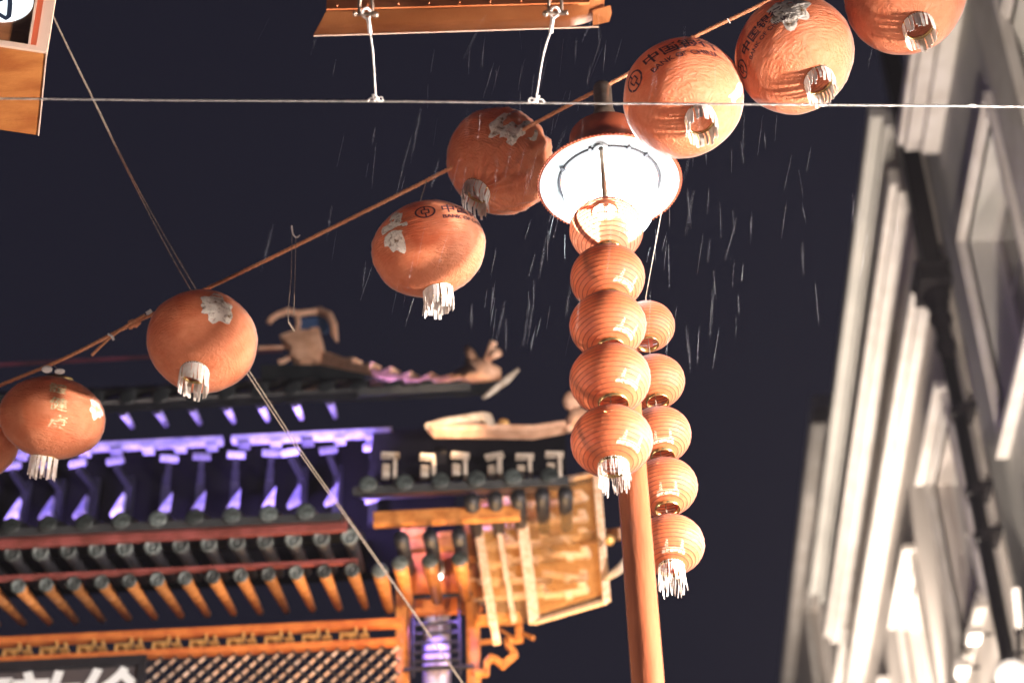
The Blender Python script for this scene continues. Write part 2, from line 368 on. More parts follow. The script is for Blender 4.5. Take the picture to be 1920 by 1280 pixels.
def flood(px, py, label, X=XF-.25):
    p = onX(px, py, X)
    e = empty('wall_floodlight', (XF, p.y, p.z), label, 'floodlight', 'small floodlights on the right-hand houses')
    MB().box(p.x-.08, p.x+.08, p.y-.12, p.y+.12, p.z-.05, p.z+.05).build('housing', M['trim'], e, bevel=.01)
    MB().box(p.x-.06, p.x+.06, p.y-.1, p.y+.1, p.z-.058, p.z-.0505).build('lens', M['lampwhite'], e)
    MB().tube([(p.x+.08, p.y, p.z), (XF-.004, p.y, p.z)], .02, 8).build('arm', M['iron'], e)
    return e, p
e2, p2 = flood(1826, 1190, 'upper small white floodlight left of the drainpipe foot', XF-.2)
e3, p3 = flood(1803, 1252, 'lower small white floodlight at the bottom edge of the second house', XF-.2)
e4 = empty('bulkhead_light', (XF-.3, YP-.1, 0)); e4.location = onX(1908, 1150, XF-.35)
tag(e4, 'slim white lamp fixed in front of the drainpipe at the right edge', 'lamp')
pp = e4.location
MB().bar(pp+Vector((0, -.1, .22)), pp+Vector((0, .08, -.1)), .07, .07).build('tube_body', M['trim'], e4, bevel=.01)
MB().tube([pp+Vector((0, .08, -.1)), (XF-.12, YP, pp.z-.1)], .02, 8).ball(pp+Vector((0, .1, -.13)), .04, 10).build('bracket', M['iron'], e4)

# ================================================================== PAGODA GATE
gate = empty('pagoda_gate', (-2.5, 12.3, 0), 'Chinese pagoda gate with tiled eaves, gilded rafters and purple lit brackets across the street', 'gate')
XL = -6.6     # left end of the middle bay
XR = onY(748, 1180, 12.0).x
def zy(px, py, Y): return onY(px, py, Y).z
# posts
for px, nm in ((755, 'post'), (887, 'post')):
    x = onY(px, 1170, 12.2).x; z = zy(px, 1055 if px < 800 else 985, 12.2)
    MB().box(x-.045, x+.045, 12.15, 12.25, 0, z).build('post', M['gateor'], gate, bevel=.008)
MB().box(XL-.05, XL+.05, 12.15, 12.25, 0, 9.1).build('post', M['gateor'], gate, bevel=.008)
# round column between the two posts, lit purple
xc = onY(818, 1170, 12.45).x; zc1 = zy(818, 1092, 12.45)
colm = MB().lathe([(.095, 0), (.095, zc1-.12), (.075, zc1-.06), (.03, zc1), (.0, zc1+.01)], (xc, 12.45, 0), 24).build('round_column', M['gateblue'], gate, True)
MB().lathe([(.115, -.02), (.115, .02)], (xc, 12.45, zc1-.2), 24, ).build('column_ring', M['gategold'], colm)
xa, xb = onY(757, 1150, 12.1).x, onY(887, 1150, 12.1).x
for yy, t in ((1117, .022), (1168, .012), (1186, .012), (1204, .012), (1221, .012), (1238, .012), (1252, .022)):
    z = zy(820, yy, 12.1); l = xa if t > .02 else onY(775, 1150, 12.1).x; r_ = xb if t > .02 else onY(862, 1150, 12.1).x
    MB().box(l, r_, 12.085, 12.11, z-t/2, z+t/2).build('ladder_rung', M['gatedark'], gate)
for px in (775, 862): 
    xx = onY(px, 1190, 12.1).x
    MB().box(xx-.008, xx+.008, 12.09, 12.105, 8.3, zy(px, 1117, 12.1)).build('ladder_rail', M['gatedark'], gate)
# lamp above the column
lp = onY(818, 1074, 11.95)
lf = empty('gate_spotlight', lp+Vector((0, 0, .05)), 'small white spotlight hanging above the purple column of the gate', 'spotlight')
MB().lathe([(.02, .10), (.045, .09), (.052, .0), (.045, -.03)], lp, 16).build('housing', M['trim'], lf, True)
MB().lathe([(.044, -.028), (.001, -.03)], lp, 16).build('lens', M['ledw'], lf)
# double beam and its fret
for (pa_, pb_, h, Y, dpt) in ((1200-6, 1163, .05, 12.0, .07), (1232, 1199, .042, 12.0, .07)):
    za = zy(740, pb_, Y)
    MB().box(XL, XR+.02, Y, Y+dpt, za-h/2, za+h/2).build('beam', M['gatered'], gate, bevel=.005)
zt, zb = zy(740, 1163, 12)-.025, zy(740, 1199, 12)+.021
hm = zt-zb
fr = MB().box(0, .012, 0, .06, .001, hm*.55).box(.012, .11, 0, .06, hm*.55-.012, hm*.55-.001).box(.1, .112, 0, .06, hm*.56, hm-.001).box(.06, .072, 0, .06, .02, hm*.4).box(.13, .19, .0, .06, hm*.3, hm*.3+.012).box(.16, .172, 0, .06, hm*.32+.02, hm*.9)
fp = fr.build('fret_piece', M['gategold'], None); fp.parent = gate
x = XL+.1; first = True
while x < XR-.2:
    loc = Vector((x, 12.004, zb))-gate.location
    if first: fp.location = loc; first = False
    else: inst(fp, gate, loc)
    x += .25
# lattice screen below the beam
zl1 = zb-.045; zl0 = zl1-.9; xl0 = onY(278, 1230, 12.05).x; xl1 = XR
Lh = zl1-zl0; bars = []
stepx = .098
def latt(slope):
    x = xl0-Lh
    while x < xl1+Lh:
        a = (x, zl0) if slope > 0 else (x, zl1); b = (x+Lh, zl1) if slope > 0 else (x+Lh, zl0)
        t0 = max(0, (xl0-a[0])/Lh); t1 = min(1, (xl1-a[0])/Lh)
        if t1-t0 > .03:
            p = (a[0]+Lh*t0, a[1]+(b[1]-a[1])*t0); q = (a[0]+Lh*t1, a[1]+(b[1]-a[1])*t1)
            yv = 12.05 if slope > 0 else 12.034
            MB().bar((p[0], yv, p[1]), (q[0], yv, q[1]), .012, .02 if slope > 0 else .018, (0, 1, 0)).build('lattice_bar', M['netframe'] if slope > 0 else M['gatedark'], gate)  # lit slant painted pale, unlit slant painted dark
        x += stepx
latt(1); latt(-1)
# name board
xs1 = onY(268, 1245, 11.95).x; zs = zy(268, 1238, 11.95)
sb = MB().box(xs1-3.1, xs1, 11.93, 11.97, zs-1.0, zs).build('name_board', M['signblack'], gate)
MB().box(xs1-3.13, xs1+.03, 11.9, 11.929, zs-.05, zs+.02).box(xs1-.02, xs1+.03, 11.902, 11.928, zs-1.0, zs-.052).build('board_frame', M['gatedark'], sb)
def text_mesh(body, size, bold=0):
    cu = bpy.data.curves.new('t', 'FONT'); cu.body = body; cu.size = size; cu.offset = bold; cu.resolution_u = 4
    o = bpy.data.objects.new('t', cu); col.objects.link(o)
    dg = bpy.context.evaluated_depsgraph_get(); dg.update()
    me = bpy.data.meshes.new_from_object(o.evaluated_get(dg), depsgraph=dg)
    col.objects.unlink(o); bpy.data.objects.remove(o); bpy.data.curves.remove(cu)
    return me
def flat_text(body, size, bold, org, ux, uy, th, name, mt, parent):
    me = text_mesh(body, size, bold); n = ux.cross(uy).normalized(); b = MB()
    vs = [org+ux*v.co.x+uy*v.co.y+n*th for v in me.vertices]; b.add(vs, [tuple(p.vertices) for p in me.polygons])
    return b.build(name, mt, parent)
for k, chh in enumerate('倫敦華埠'):
    o = onY(212-k*127, 1258+k*7, 11.925)
    flat_text(chh, .50, .012, Vector((o.x-.25, 11.925, o.z-.40)), Vector((1, 0, 0)), Vector((0, 0, 1)), .002, 'sign_character', M['signchar'], sb)

# ---- lower middle eave: rafters, flying rafters, tile ends
def rafter_set(x0, x1, n, Yf, zf, Yb, zb_, r, mt, endmt, name='rafter', swing=None):
    L = Vector((0, Yb-Yf, zb_-zf)); base = None; cap = None
    for k in range(n):
        x = x0+(x1-x0)*k/max(1, n-1)
        if base is None:
            base = MB().tube([(0, 0, 0), L], [r, r*.62], 12).build(name, mt, gate, True, local=True); o = base
            cap = MB().lathe([(r*1.12, .012), (r*1.15, -.006), (r*.8, -.014), (r*.75, -.008), (r*.35, -.006), (.0005, -.018)], (0, 0, 0), 14)
            q = L.to_track_quat('Z', 'Y').to_matrix()
            cap.v = [q @ v for v in cap.v]; cap = cap.build('rafter_cap', endmt, base, True, local=True)
        else:
            o = inst(base, gate); inst(cap, o)
        o.location = Vector((x, Yf, zf))-gate.location
        if swing and k >= n-swing: o.rotation_euler = (0, 0, radians(-4*(k-(n-swing)+1)))
a = onY(13, 1105, 11.2); b = onY(660, 1062, 11.2)
zr = (a.z+b.z)/2
rafter_set(a.x-.195*6, b.x, 20, 11.2, zr, 12.0, zy(400, 1160, 12.0)+.04, .042, M['gateor'], M['tileend'])
a = onY(42, 1042, 11.05); b = onY(655, 1000, 11.05)
rafter_set(a.x-.19*6, b.x, 19, 11.05, (a.z+b.z)/2, 11.7, (a.z+b.z)/2+.16, .05, M['gatedark'], M['tileend'], 'flying_rafter')
# eave boards between the rows
ze = (zy(40, 1012, 11.0)+zy(600, 985, 11.0))/2
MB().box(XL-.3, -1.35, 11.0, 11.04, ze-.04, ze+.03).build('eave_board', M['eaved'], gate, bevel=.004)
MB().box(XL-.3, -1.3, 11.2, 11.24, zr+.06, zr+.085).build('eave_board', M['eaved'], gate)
def roof(X0, X1, Yf, zf, Yb, zb_, sp, ends_first=None, thick=.05, em='tileend', hip=None):
    """sloping slab + one half-round tile row per tile end"""
    rf = MB().plate([(X0, Yf+.02, zf-.03), (X1, Yf+.02, zf-.03), (X1 if hip is None else hip, Yb, zb_), (X0, Yb, zb_)], thick).build('roof', M['tile'], gate)
    L = Vector((0, Yb-Yf, zb_-zf)); row = None; x = ends_first if ends_first is not None else X0+sp/2
    while x < X1:
        if row is None:
            row = MB().tube([(0, 0, .03), L+Vector((0, 0, .03))], .036, 8).build('tile_row', M['tile'], gate, True, local=True); o = row
            end = MB().lathe([(.036, .02), (.060, .0), (.056, -.012), (.034, -.004), (.022, -.012), (.0005, -.006)], (0, 0, 0), 14)
            end.v = [Matrix.Rotation(radians(-90), 3, 'X') @ v for v in end.v]
            end.v = [v+Vector((0, -.005, .0)) for v in end.v]
            end = end.build('tile_end', M[em], row, True, local=True)
        else: o = inst(row, gate); inst(end, o)
        o.location = Vector((x, Yf, zf))-gate.location
        if hip is not None and x > hip:
            o.scale = (1, max(.12, (X1-x)/(X1-hip)), max(.12, (X1-x)/(X1-hip)))
        x += sp
    return rf
a = onY(20, 990, 10.8); b = onY(573, 957, 10.8)
sp = (b.x-a.x)/8
roof(XL-.3, onY(640, 955, 10.8).x, 10.8, (a.z+b.z)/2, 12.18, (a.z+b.z)/2+.68, sp, a.x-5*sp)
z1e = (a.z+b.z)/2
# ---- purple lit bracket storey
zB0, zB1 = zy(433, 945, 12.0), zy(433, 850, 12.0)
MB().box(XL, -.75, 12.5, 12.6, zB0-.3, zB1+.5).build('upper_wall', M['shadeblack'], gate)
u = MB().box(-.02, .02, -.18, 0, .05, .09).box(-.02, .02, -.30, 0, .30, .34).box(-.03, .03, -.05, 0, -.1, .4)
bk = u.build('bracket', M['gatedark'], None); bk.parent = gate
bar_ = MB().box(-.065, .06, -.33, -.295, .335, .372).build('bracket_cap', M['gateblue'], bk, local=True, bevel=.008)
tri = MB().plate([(.045, -.20, .14), (.04, -.20, .0), (-.045, -.20, -.03), (.0, -.20, .06)], .05).build('bracket_lit_face', M['gateblue'], bk, local=True, bevel=.006)  # pale cap and triangle on a dark arm paint in the bracket highlights
x = XL+.1; first = True; random.seed(4)
while x < onY(700, 900, 12.0).x:
    loc = Vector((x, 12.19, zB0-.02+.0))-gate.location
    if first: bk.location = loc; first = False; o = bk
    else:
        o = inst(bk, gate, loc); inst(bar_, o); inst(tri, o)
    o.rotation_euler = (0, 0, random.uniform(-.3, .3))
    x += .247
zs_ = zy(433, 823, 11.85)
for x0_, x1_ in ((XL, onY(418, 822, 11.85).x), (onY(434, 822, 11.85).x, onY(735, 800, 11.85).x)):
    MB().box(x0_, x1_, 11.83, 11.9, zs_-.025, zs_+.025).build('eave_purlin', M['gateblue'], gate, bevel=.006)
pk = None; x = XL+.13
while x < onY(700, 810, 11.85).x:
    if pk is None: pk = MB().box(-.04, .04, -.04, .04, -.035, 0).build('purlin_block', M['gateblue'], gate, local=True, bevel=.01); o = pk
    else: o = inst(pk, gate)
    o.location = Vector((x, 11.865, zs_-.026))-gate.location; x += .225
# upper rafters
zu = zy(400, 745, 11.25)
rafter_set(XL+.05, onY(620, 745, 11.5).x, 22, 11.45, zu+.07, 11.78, zs_+.10, .030, M['gateblue'], M['gatedark'], 'upper_rafter')
zT = zy(600, 728, 11.0)
roof(XL-.3, -.55, 11.0, zT, 12.5, zT+1.18, .22, None, em='tile', hip=-1.9)
MB().box(XL-.3, onY(532, 655, 12.5).x, 12.48, 12.51, zy(540, 655, 12.5)-.02, zy(540, 655, 12.5)+.0).build('ridge', M['ridgedark'], gate, bevel=.01)
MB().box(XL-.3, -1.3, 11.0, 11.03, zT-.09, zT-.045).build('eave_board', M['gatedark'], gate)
# ridge-end beast and descending ridge
def yr(px): return 12.5-1.5*max(0, min(1, (px-600)/330))
def P(px, py, Y=None): return onY(px, py, Y if Y else yr(px))
orn = MB()
w = lambda n: n/3900*15.3
orn.tube([P(504, 605), P(508, 598), P(520, 590), P(540, 583), P(560, 588), P(580, 585), P(600, 583), P(617, 591), P(626, 610), P(627, 625), P(632, 641)], [w(6), w(6), w(6), w(7), w(7), w(6), w(8), w(8), w(7), w(7), w(2)], 10)
orn.tube([P(557, 592), P(560, 606), P(556, 622), P(547, 632)], w(5), 8)
orn.tube([P(580, 632), P(584, 618), P(594, 616), P(598, 628)], w(5), 8)
orn.tube([P(545, 668), P(534, 676), P(522, 679)], w(5), 8)
orn.ball(P(548, 645), w(14), 12, (1.2, .7, 1)); orn.ball(P(585, 645), w(17), 12, (1, .7, 1.2))
orn.plate([P(528, 640), P(562, 628), P(602, 630), P(606, 650), P(603, 688), P(585, 682), P(565, 684), P(548, 676), P(552, 660)], .16)
orn.tube([P(484, 653, 12.5), P(531, 652, 12.5)], w(5), 8)
ro_ = orn.build('ridge_beast', M['ornament'], gate, True, bevel=.01)
MB().plate([P(562, 600, 12.53), P(616, 594, 12.53), P(615, 622, 12.53), P(600, 628, 12.53), P(564, 626, 12.53)], .03).build('beast_fin', M['ornblue'], ro_)
up_e = [(600, 661), (628, 665), (655, 675), (672, 674), (668, 683), (690, 688), (706, 683), (700, 695), (722, 700), (742, 691), (739, 703), (760, 708), (778, 700), (776, 712), (795, 714), (818, 702), (815, 713), (832, 712), (862, 703)]
lo_e = [(862, 714), (830, 720), (790, 724), (745, 717), (700, 707), (650, 697), (600, 687)]
MB().plate([P(*q) for q in up_e+lo_e], .09).build('hip_ridge', M['ornament'], gate)
MB().plate([onY(*q_, 12.0) for q_ in ((490, 688), (600, 688), (700, 709), (790, 725), (862, 716), (928, 709), (935, 735), (640, 748), (490, 748))], .06).build('hip_roof', M['tile'], gate)
MB().plate([onY(*q_, 11.75) for q_ in ((700, 815), (800, 812), (1060, 808), (1062, 885), (690, 905))], .05).build('side_back_board', M['shadeblack'], gate)
f2 = MB().plate([P(862, 714), P(862, 703), P(885, 690), P(886, 675), P(893, 684), P(912, 676), P(926, 684), P(927, 706), P(900, 710)], .12)
f2.tube([P(893, 684), P(884, 668), P(876, 652)], [w(9), w(10), w(6)], 10).tube([P(912, 680), P(920, 655), P(926, 640)], [w(8), w(6), w(7)], 10).tube([P(915, 672), P(936, 660)], [w(6), w(8)], 10)
f2.build('corner_beast', M['ornament'], gate, True)
MB().tube([P(905, 746, 11), P(917, 738, 11), P(934, 724, 11), P(950, 712, 11), P(972, 692, 11)], [w(3), w(5), w(6), w(7), w(3)], 10).build('eave_tip', M['silver'], gate, True)
# ---- right side roof
Ys = 11.3
sr = MB()
sr.plate([onY(*q, Ys) for q in ((800, 800), (812, 812), (1000, 815), (1060, 804), (1062, 796), (1000, 805), (820, 802))], .12)
sr.build('side_ridge', M['ornament'], gate, bevel=.008)
MB().plate([onY(*q, Ys-.03) for q in ((796, 800), (830, 789), (905, 777), (922, 780), (930, 803), (915, 802), (902, 787), (835, 799))], .08).build('ridge_end_scroll', M['silver'], gate, bevel=.008)
MB().ball(onY(944, 793, Ys), w(9), 12, (1.2, 1, .9)).tube([onY(944, 800, Ys), onY(944, 808, Ys)], w(5), 8).build('ridge_knob', M['gategold'], gate, True)
MB().ball(onY(1072, 752, Ys), w(16), 14, (1, .8, 1.3)).ball(onY(1086, 788, Ys), w(22), 14, (1, .8, 1.1)).tube([onY(1060, 804, Ys), onY(1078, 800, Ys)], w(8), 8).build('side_ridge_beast', M['ornament'], gate, True)
a = onY(690, 912, 10.9); b = onY(1030, 888, 10.9); spr = (b.x-a.x)/5
roof(a.x-.1, b.x+.12, 10.9, (a.z+b.z)/2, 11.7, (a.z+b.z)/2+.45, spr, a.x)
# side bracket storey: dim blocks above the side tile ends
sb_ = None
for k, (px, py) in enumerate(((732, 850), (805, 853), (864, 850), (925, 851), (984, 852), (1040, 848))):
    p = onY(px, py, 11.25)
    if sb_ is None: sb_ = MB().box(-.06, .06, 0, .05, -.012, .012).box(.02, .045, .01, .05, -.20, -.013).box(-.05, .0, .03, .07, -.16, -.06).build('side_bracket', M['silver'], gate, local=True); o = sb_
    else: o = inst(sb_, gate)
    o.location = p-gate.location; o.rotation_euler = (0, 0, random.uniform(-.3, .3))
# orange brackets block below the side eave
zz = lambda px, py: onY(px, py, 11.6)
A, B_ = onY(700, 972, 11.4), onY(975, 965, 11.4)
MB().box(A.x, B_.x, 11.38, 11.44, A.z-.055, A.z+.045).build('side_eave_board', M['gateor'], gate, bevel=.006)
cut = MB()
for (x0_, y0_, x1_, y1_) in ((745, 1008, 868, 1034), (752, 990, 800, 1006), (822, 996, 862, 1008)):
    p, q = onY(x0_, y1_, 11.9), onY(x1_, y0_, 11.9); cut.box(p.x, q.x, 11.88, 11.94, p.z, q.z)
cut.build('bracket_board', M['gateor'], gate, bevel=.01)
p, q = onY(868, 1048, 12.0), onY(898, 988, 12.0)
MB().box(p.x, q.x, 11.98, 12.06, p.z, q.z).build('post_head', M['gateor'], gate, bevel=.01)
p, q = onY(742, 1040, 12.08), onY(900, 1048, 12.08)
MB().box(p.x, q.x, 12.26, 12.32, p.z-.35, p.z+.28).build('side_wall', M['gatered'], gate)
b0 = None
for k, (px, py) in enumerate(((712, 1070), (750, 1056), (806, 1052), (862, 1048))):
    p = onY(px, py, 11.4)
    if b0 is None:
        b0 = MB().tube([(0, 0, 0), (0, .65, .1)], [.05, .035], 12).build('rafter', M['gateor'], gate, True, local=True); o = b0
        c0 = MB().ball((0, -.005, 0), .056, 12, (1, .4, 1)).build('rafter_cap', M['tileend'], b0, True, local=True)
    else: o = inst(b0, gate); inst(c0, o)
    o.location = p-gate.location
b1 = None
for k in range(8):      # row of dark flying rafters under the side eave
    p = onY(752+k*54, 1008-k*3, 11.3)
    if k > 2: p = onY(752+k*44, 945-k*3, 11.25)
    if b1 is None:
        b1 = MB().tube([(0, 0, 0), (0, .6, .12)], [.05, .04], 12).build('flying_rafter', M['gatedark'], gate, True, local=True); o = b1
    else: o = inst(b1, gate)
    o.location = p-gate.location
# corner bracket cluster behind the netting
random.seed(7)
cl = None
for i in range(6):
    for j in range(3):
        px = 925+j*72+random.uniform(-6, 6); py = 955+i*34+random.uniform(-5, 5)-j*6
        p = onY(px, py, 12.15-j*.13)
        if cl is None: cl = MB().box(-.17, .13, -.03, .03, -.011, .011).box(-.02, .02, -.03, .03, -.035, -.012).box(.08, .13, -.055, .055, .017, .045).build('corner_bracket', M['netframe'], gate, local=True); o = cl
        else: o = inst(cl, gate)
        o.location = p-gate.location; o.rotation_euler = (radians(random.uniform(-4, 8)), radians(random.uniform(2, 14)), radians(random.uniform(-30, 5)))
MB().plate([onY(*q_, 12.2) for q_ in ((985, 935), (1112, 905), (1128, 1112), (1008, 1150))], .03).build('corner_board', M['gateor'], gate)
p = onY(900, 1000, 12.4); q = onY(990, 1110, 12.4)
MB().box(p.x, q.x, 12.38, 12.44, q.z, p.z+.25).build('corner_wall', M['gateor'], gate)
p = onY(1090, 1010, 11.9); MB().bar(p, onY(1165, 1000, 11.3), .05, .08).build('corner_beam', M['gateor'], gate, bevel=.01)
MB().tube([onY(1135, 1085, 11.3), onY(1150, 1075, 11.25), onY(1165, 1064, 11.2), onY(1180, 1040, 11.1)], [w(4), w(7), w(8), w(4)], 10).build('corner_tip', M['silver'], gate, True)
MB().ball(onY(1143, 1012, 11.2), w(9), 10).build('corner_knob', M['gategold'], gate, True)
# bird netting on frames
def net(quad, mem, name, n, mnet=True, wb=.045):
    fr_ = MB()
    for i in range(len(quad)):
        t = mem[i]
        if t: fr_.bar(quad[i], quad[(i+1) % 4], t, t*.8, (0, 1, 0))
    fo = fr_.build(name, M['netframe'], gate, bevel=.006)
    if mnet:
        nb = MB()
        for k in range(1, n):
            t = k/n; a_ = quad[0].lerp(quad[1], t); b_ = quad[3].lerp(quad[2], t); nb.tube([a_, b_], .0013, 3, False)
        for k in range(1, int(n*1.4)):
            t = k/(n*1.4); a_ = quad[0].lerp(quad[3], t); b_ = quad[1].lerp(quad[2], t); nb.tube([a_, b_], .0009, 3, False)
        tag(nb.build('netting', M['net'], fo), kind='stuff')
    return fo
Q = [onY(972, 918, 11.75), onY(1118, 886, 11.35), onY(1138, 1126, 11.35), onY(1002, 1166, 11.75)]
net(Q, (.035, .05, .035, .075), 'netting_frame', 34)
Q2 = [onY(888, 935, 11.85), onY(970, 920, 11.78), onY(1000, 1166, 11.78), onY(925, 1172, 11.85)]
net(Q2, (0, 0, 0, .06), 'netting_frame', 26)
MB().bar(onY(934, 985, 11.8), onY(964, 1165, 11.8), .035, .035, (0, 1, 0)).build('netting_strut', M['netframe'], gate)
MB().bar(onY(925, 1168, 11.85), onY(932, 1205, 11.85), .05, .05, (0, 1, 0)).build('netting_strut', M['netframe'], gate)
# short beam, box and cloud scroll at the foot of the corner
a_, b_ = onY(892, 1163, 12.1), onY(975, 1157, 12.1)
MB().box(a_.x, b_.x, 12.06, 12.14, a_.z-.028, a_.z+.028).build('short_beam', M['gateor'], gate, bevel=.006)
MB().bar(onY(972, 1160, 12.1), onY(974, 1200, 12.1), .05, .05, (0, 1, 0)).build('short_strut', M['gateor'], gate)
MB().bar(onY(897, 1204, 12.12), onY(930, 1201, 12.12), .03, .02, (0, 1, 0)).build('foot_rail', M['gateor'], gate)
MB().bar(onY(975, 1185, 12.1), onY(1000, 1196, 12.0), .02, .03).bar(onY(930, 1175, 12.1), onY(968, 1198, 12.0), .015, .02).build('brace', M['gateor'], gate)
pts = [(893, 1262), (912, 1261), (913, 1241), (921, 1233), (931, 1237), (943, 1247), (966, 1226), (952, 1208), (951, 1201), (977, 1197)]
sc = MB(); 
for i in range(len(pts)-1):
    a_, b_ = onY(*pts[i], 12.12), onY(*pts[i+1], 12.12); e = (b_-a_).normalized()*.012
    sc.bar(a_-e, b_+e, .06, .036+.001*(i % 3), (0, 0, 1) if abs((b_-a_).z) < abs((b_-a_).x) else (1, 0, 0))
sc.build('cloud_scroll', M['gateor'], gate, bevel=.006)
MB().box(onY(893, 1230, 12.2).x, onY(899, 1230, 12.2).x, 12.17, 12.23, 0, zy(896, 1060, 12.2)).build('slim_post', M['gatered'], gate)

# floodlights of the gate
def gate_flood(loc, label, energy, color, to, spot, size=.05, mt='ledp'):
    loc = Vector(loc); e = empty('gate_floodlight', loc, label, 'floodlight', 'floodlights fixed to the gate')
    d = (Vector(to)-loc).normalized()
    MB().bar(loc-d*.07, loc, .09, .07, (1, 0, 0)).build('housing', M['iron'], e)
    MB().bar(loc+d*.001, loc+d*.004, .08, .06, (1, 0, 0)).build('lens', M[mt], e)
    lamp('SPOT', 'floodlight_beam', loc+d*.02, energy, color, size, to, spot, e)
PUR = (.5, .32, 1.0)
for k, px in enumerate((-60, 120, 285, 400, 520, 655)):
    x = onY(px, 900, 11.5).x
    gate_flood((x, 11.45, z1e+.33), ('purple floodlight on the lower eave of the gate, ' + ['beyond the left edge', 'farthest left in view', 'second from the left in view', 'in the middle', 'second from the right', 'farthest right'][k]), 8*(13, 22, 10, 30, 16, 36)[k], PUR, (x+.3, 12.05, zB1-.05), 125)
lamp('SPOT', 'column_beam', lp+Vector((0, 0, -.05)), 110, (.36, .2, 1.0), .03, (xc, 12.45, 8.0), 75, lf)
gate_flood((-.15, 11.0, 6.6), 'warm floodlight below the right corner of the gate', 420, (1, .60, .27), (-.35, 12.0, 9.2), 55, mt='lampwhite')
gate_flood((-1.0, 11.1, 7.1), 'warm floodlight under the right post of the gate', 80, (1, .52, .2), (-1.4, 11.9, 9.0), 80, mt='lampwhite')
gate_flood((-3.3, 10.9, 6.6), 'warm floodlight under the middle of the gate beam', 14, (1, .45, .16), (-2.4, 11.8, 8.9), 90, mt='lampwhite')
gate_flood((-.75, 10.95, 9.28), 'added warm floodlight, unseen on the side roof, brightening the hip ridge', 30, (1, .66, .42), (-.95, 11.7, 10.6), 90, mt='lampwhite')  # unseen lamp, added to warm and brighten the hip ridge
for (x, y, z) in ((-.15, 11.0, 6.6), (-1.0, 11.1, 7.1), (-3.3, 10.9, 6.6)):
    MB().tube([(x, y, z-.05), (x, 12.2, z-.15)], .02, 8).build('floodlight_arm', M['iron'], gate)
MB().box(XL, .1, 12.16, 12.24, 6.3, 6.5).build('lower_beam', M['gatered'], gate)
MB().box(.1, .2, 12.15, 12.25, 0, 6.55).build('post', M['gateor'], gate)

# ================================================================== STREET LAMP WITH THE LANTERN STACKS
LX, LY = at(1143, 345, 8.7).x, at(1143, 345, 8.7).y
HZ = at(1143, 345, 8.7).z
def street_lamp(loc, label, glow='glow', group='street lamps'):
    loc = Vector(loc)
    L = empty('street_lamp', (loc.x, loc.y, 0), label, 'street lamp', group)
    c = Vector((loc.x, loc.y, loc.z))
    MB().lathe([(.16, -c.z), (.16, -c.z+.25), (.085, -c.z+.4), (.075, -c.z+1.4), (.0575, -c.z+1.5), (.0575, -.236)], c, 32).build('post', M['postred'], L, True)
    hat = MB().lathe([(.289, .004), (.297, .0), (.302, .006), (.297, .014), (.27, .04), (.225, .10), (.185, .15), (.165, .20), (.155, .27), (.11, .315), (.05, .335), (.035, .34), (.0005, .342)], c, 64).build('hat', M['hatred'], L, True)
    MB().lathe([(.292, -.002), (.285, .004), (.27, .018), (.215, .02)], c, 64).build('hat_underside', M['hatwhite'], L, True)
    b = MB()
    for k in range(110):
        a = 2*pi*k/110; b.ball(c+Vector((.3005*cos(a), .3005*sin(a), .004)), .0055, 6)
    b.build('hat_beading', M['hatred'], L)
    MB().lathe([(.216, .021), (.213, .012), (.204, .011), (.2035, .02)], c, 64, ).build('gasket', M['dark'], L)
    cl_ = MB()
    for a in (2.3, 3.6, 4.35, 5.1, 5.5): cl_.bar(c+Vector((.200*cos(a), .2*sin(a), .008)), c+Vector((.226*cos(a), .226*sin(a), .012)), .012, .01)
    cl_.build('clip', M['dark'], L)
    MB().lathe([(.200, .02), (.197, -.02), (.185, -.12), (.165, -.18), (.14, -.22), (.09, -.235), (.0005, -.236)], c, 24).build('bowl', M[glow], L, True)
    MB().lathe([(.036, .34), (.028, .35), (.030, .36), (.046, .375), (.050, .40), (.044, .42), (.040, .43), (.040, .56), (.036, .575), (.0005, .58)], c, 24).build('finial', M['bronze'], L, True)
    return L
lampA = street_lamp((LX, LY, HZ), 'red street lamp with wide white-lined hat and glowing bowl, lantern stacks hanging from it')
# rod in front of the bowl that carries the front stack
ra = onZ(1127, 279, HZ+.012); rb = onY(1136, 384, ra.y)
st = MB().tube([ra, ra.lerp(rb, .12), ra.lerp(rb, .5), rb], [.0105, .0105, .011, .0125], 14).build('hanging_rod', M['bronze'], lampA, True)
MB().lathe([(.03, 0), (.032, .006), (.012, .008)], ra+Vector((0, 0, -.008)), 20).build('rod_flange', M['hatwhite'], st)

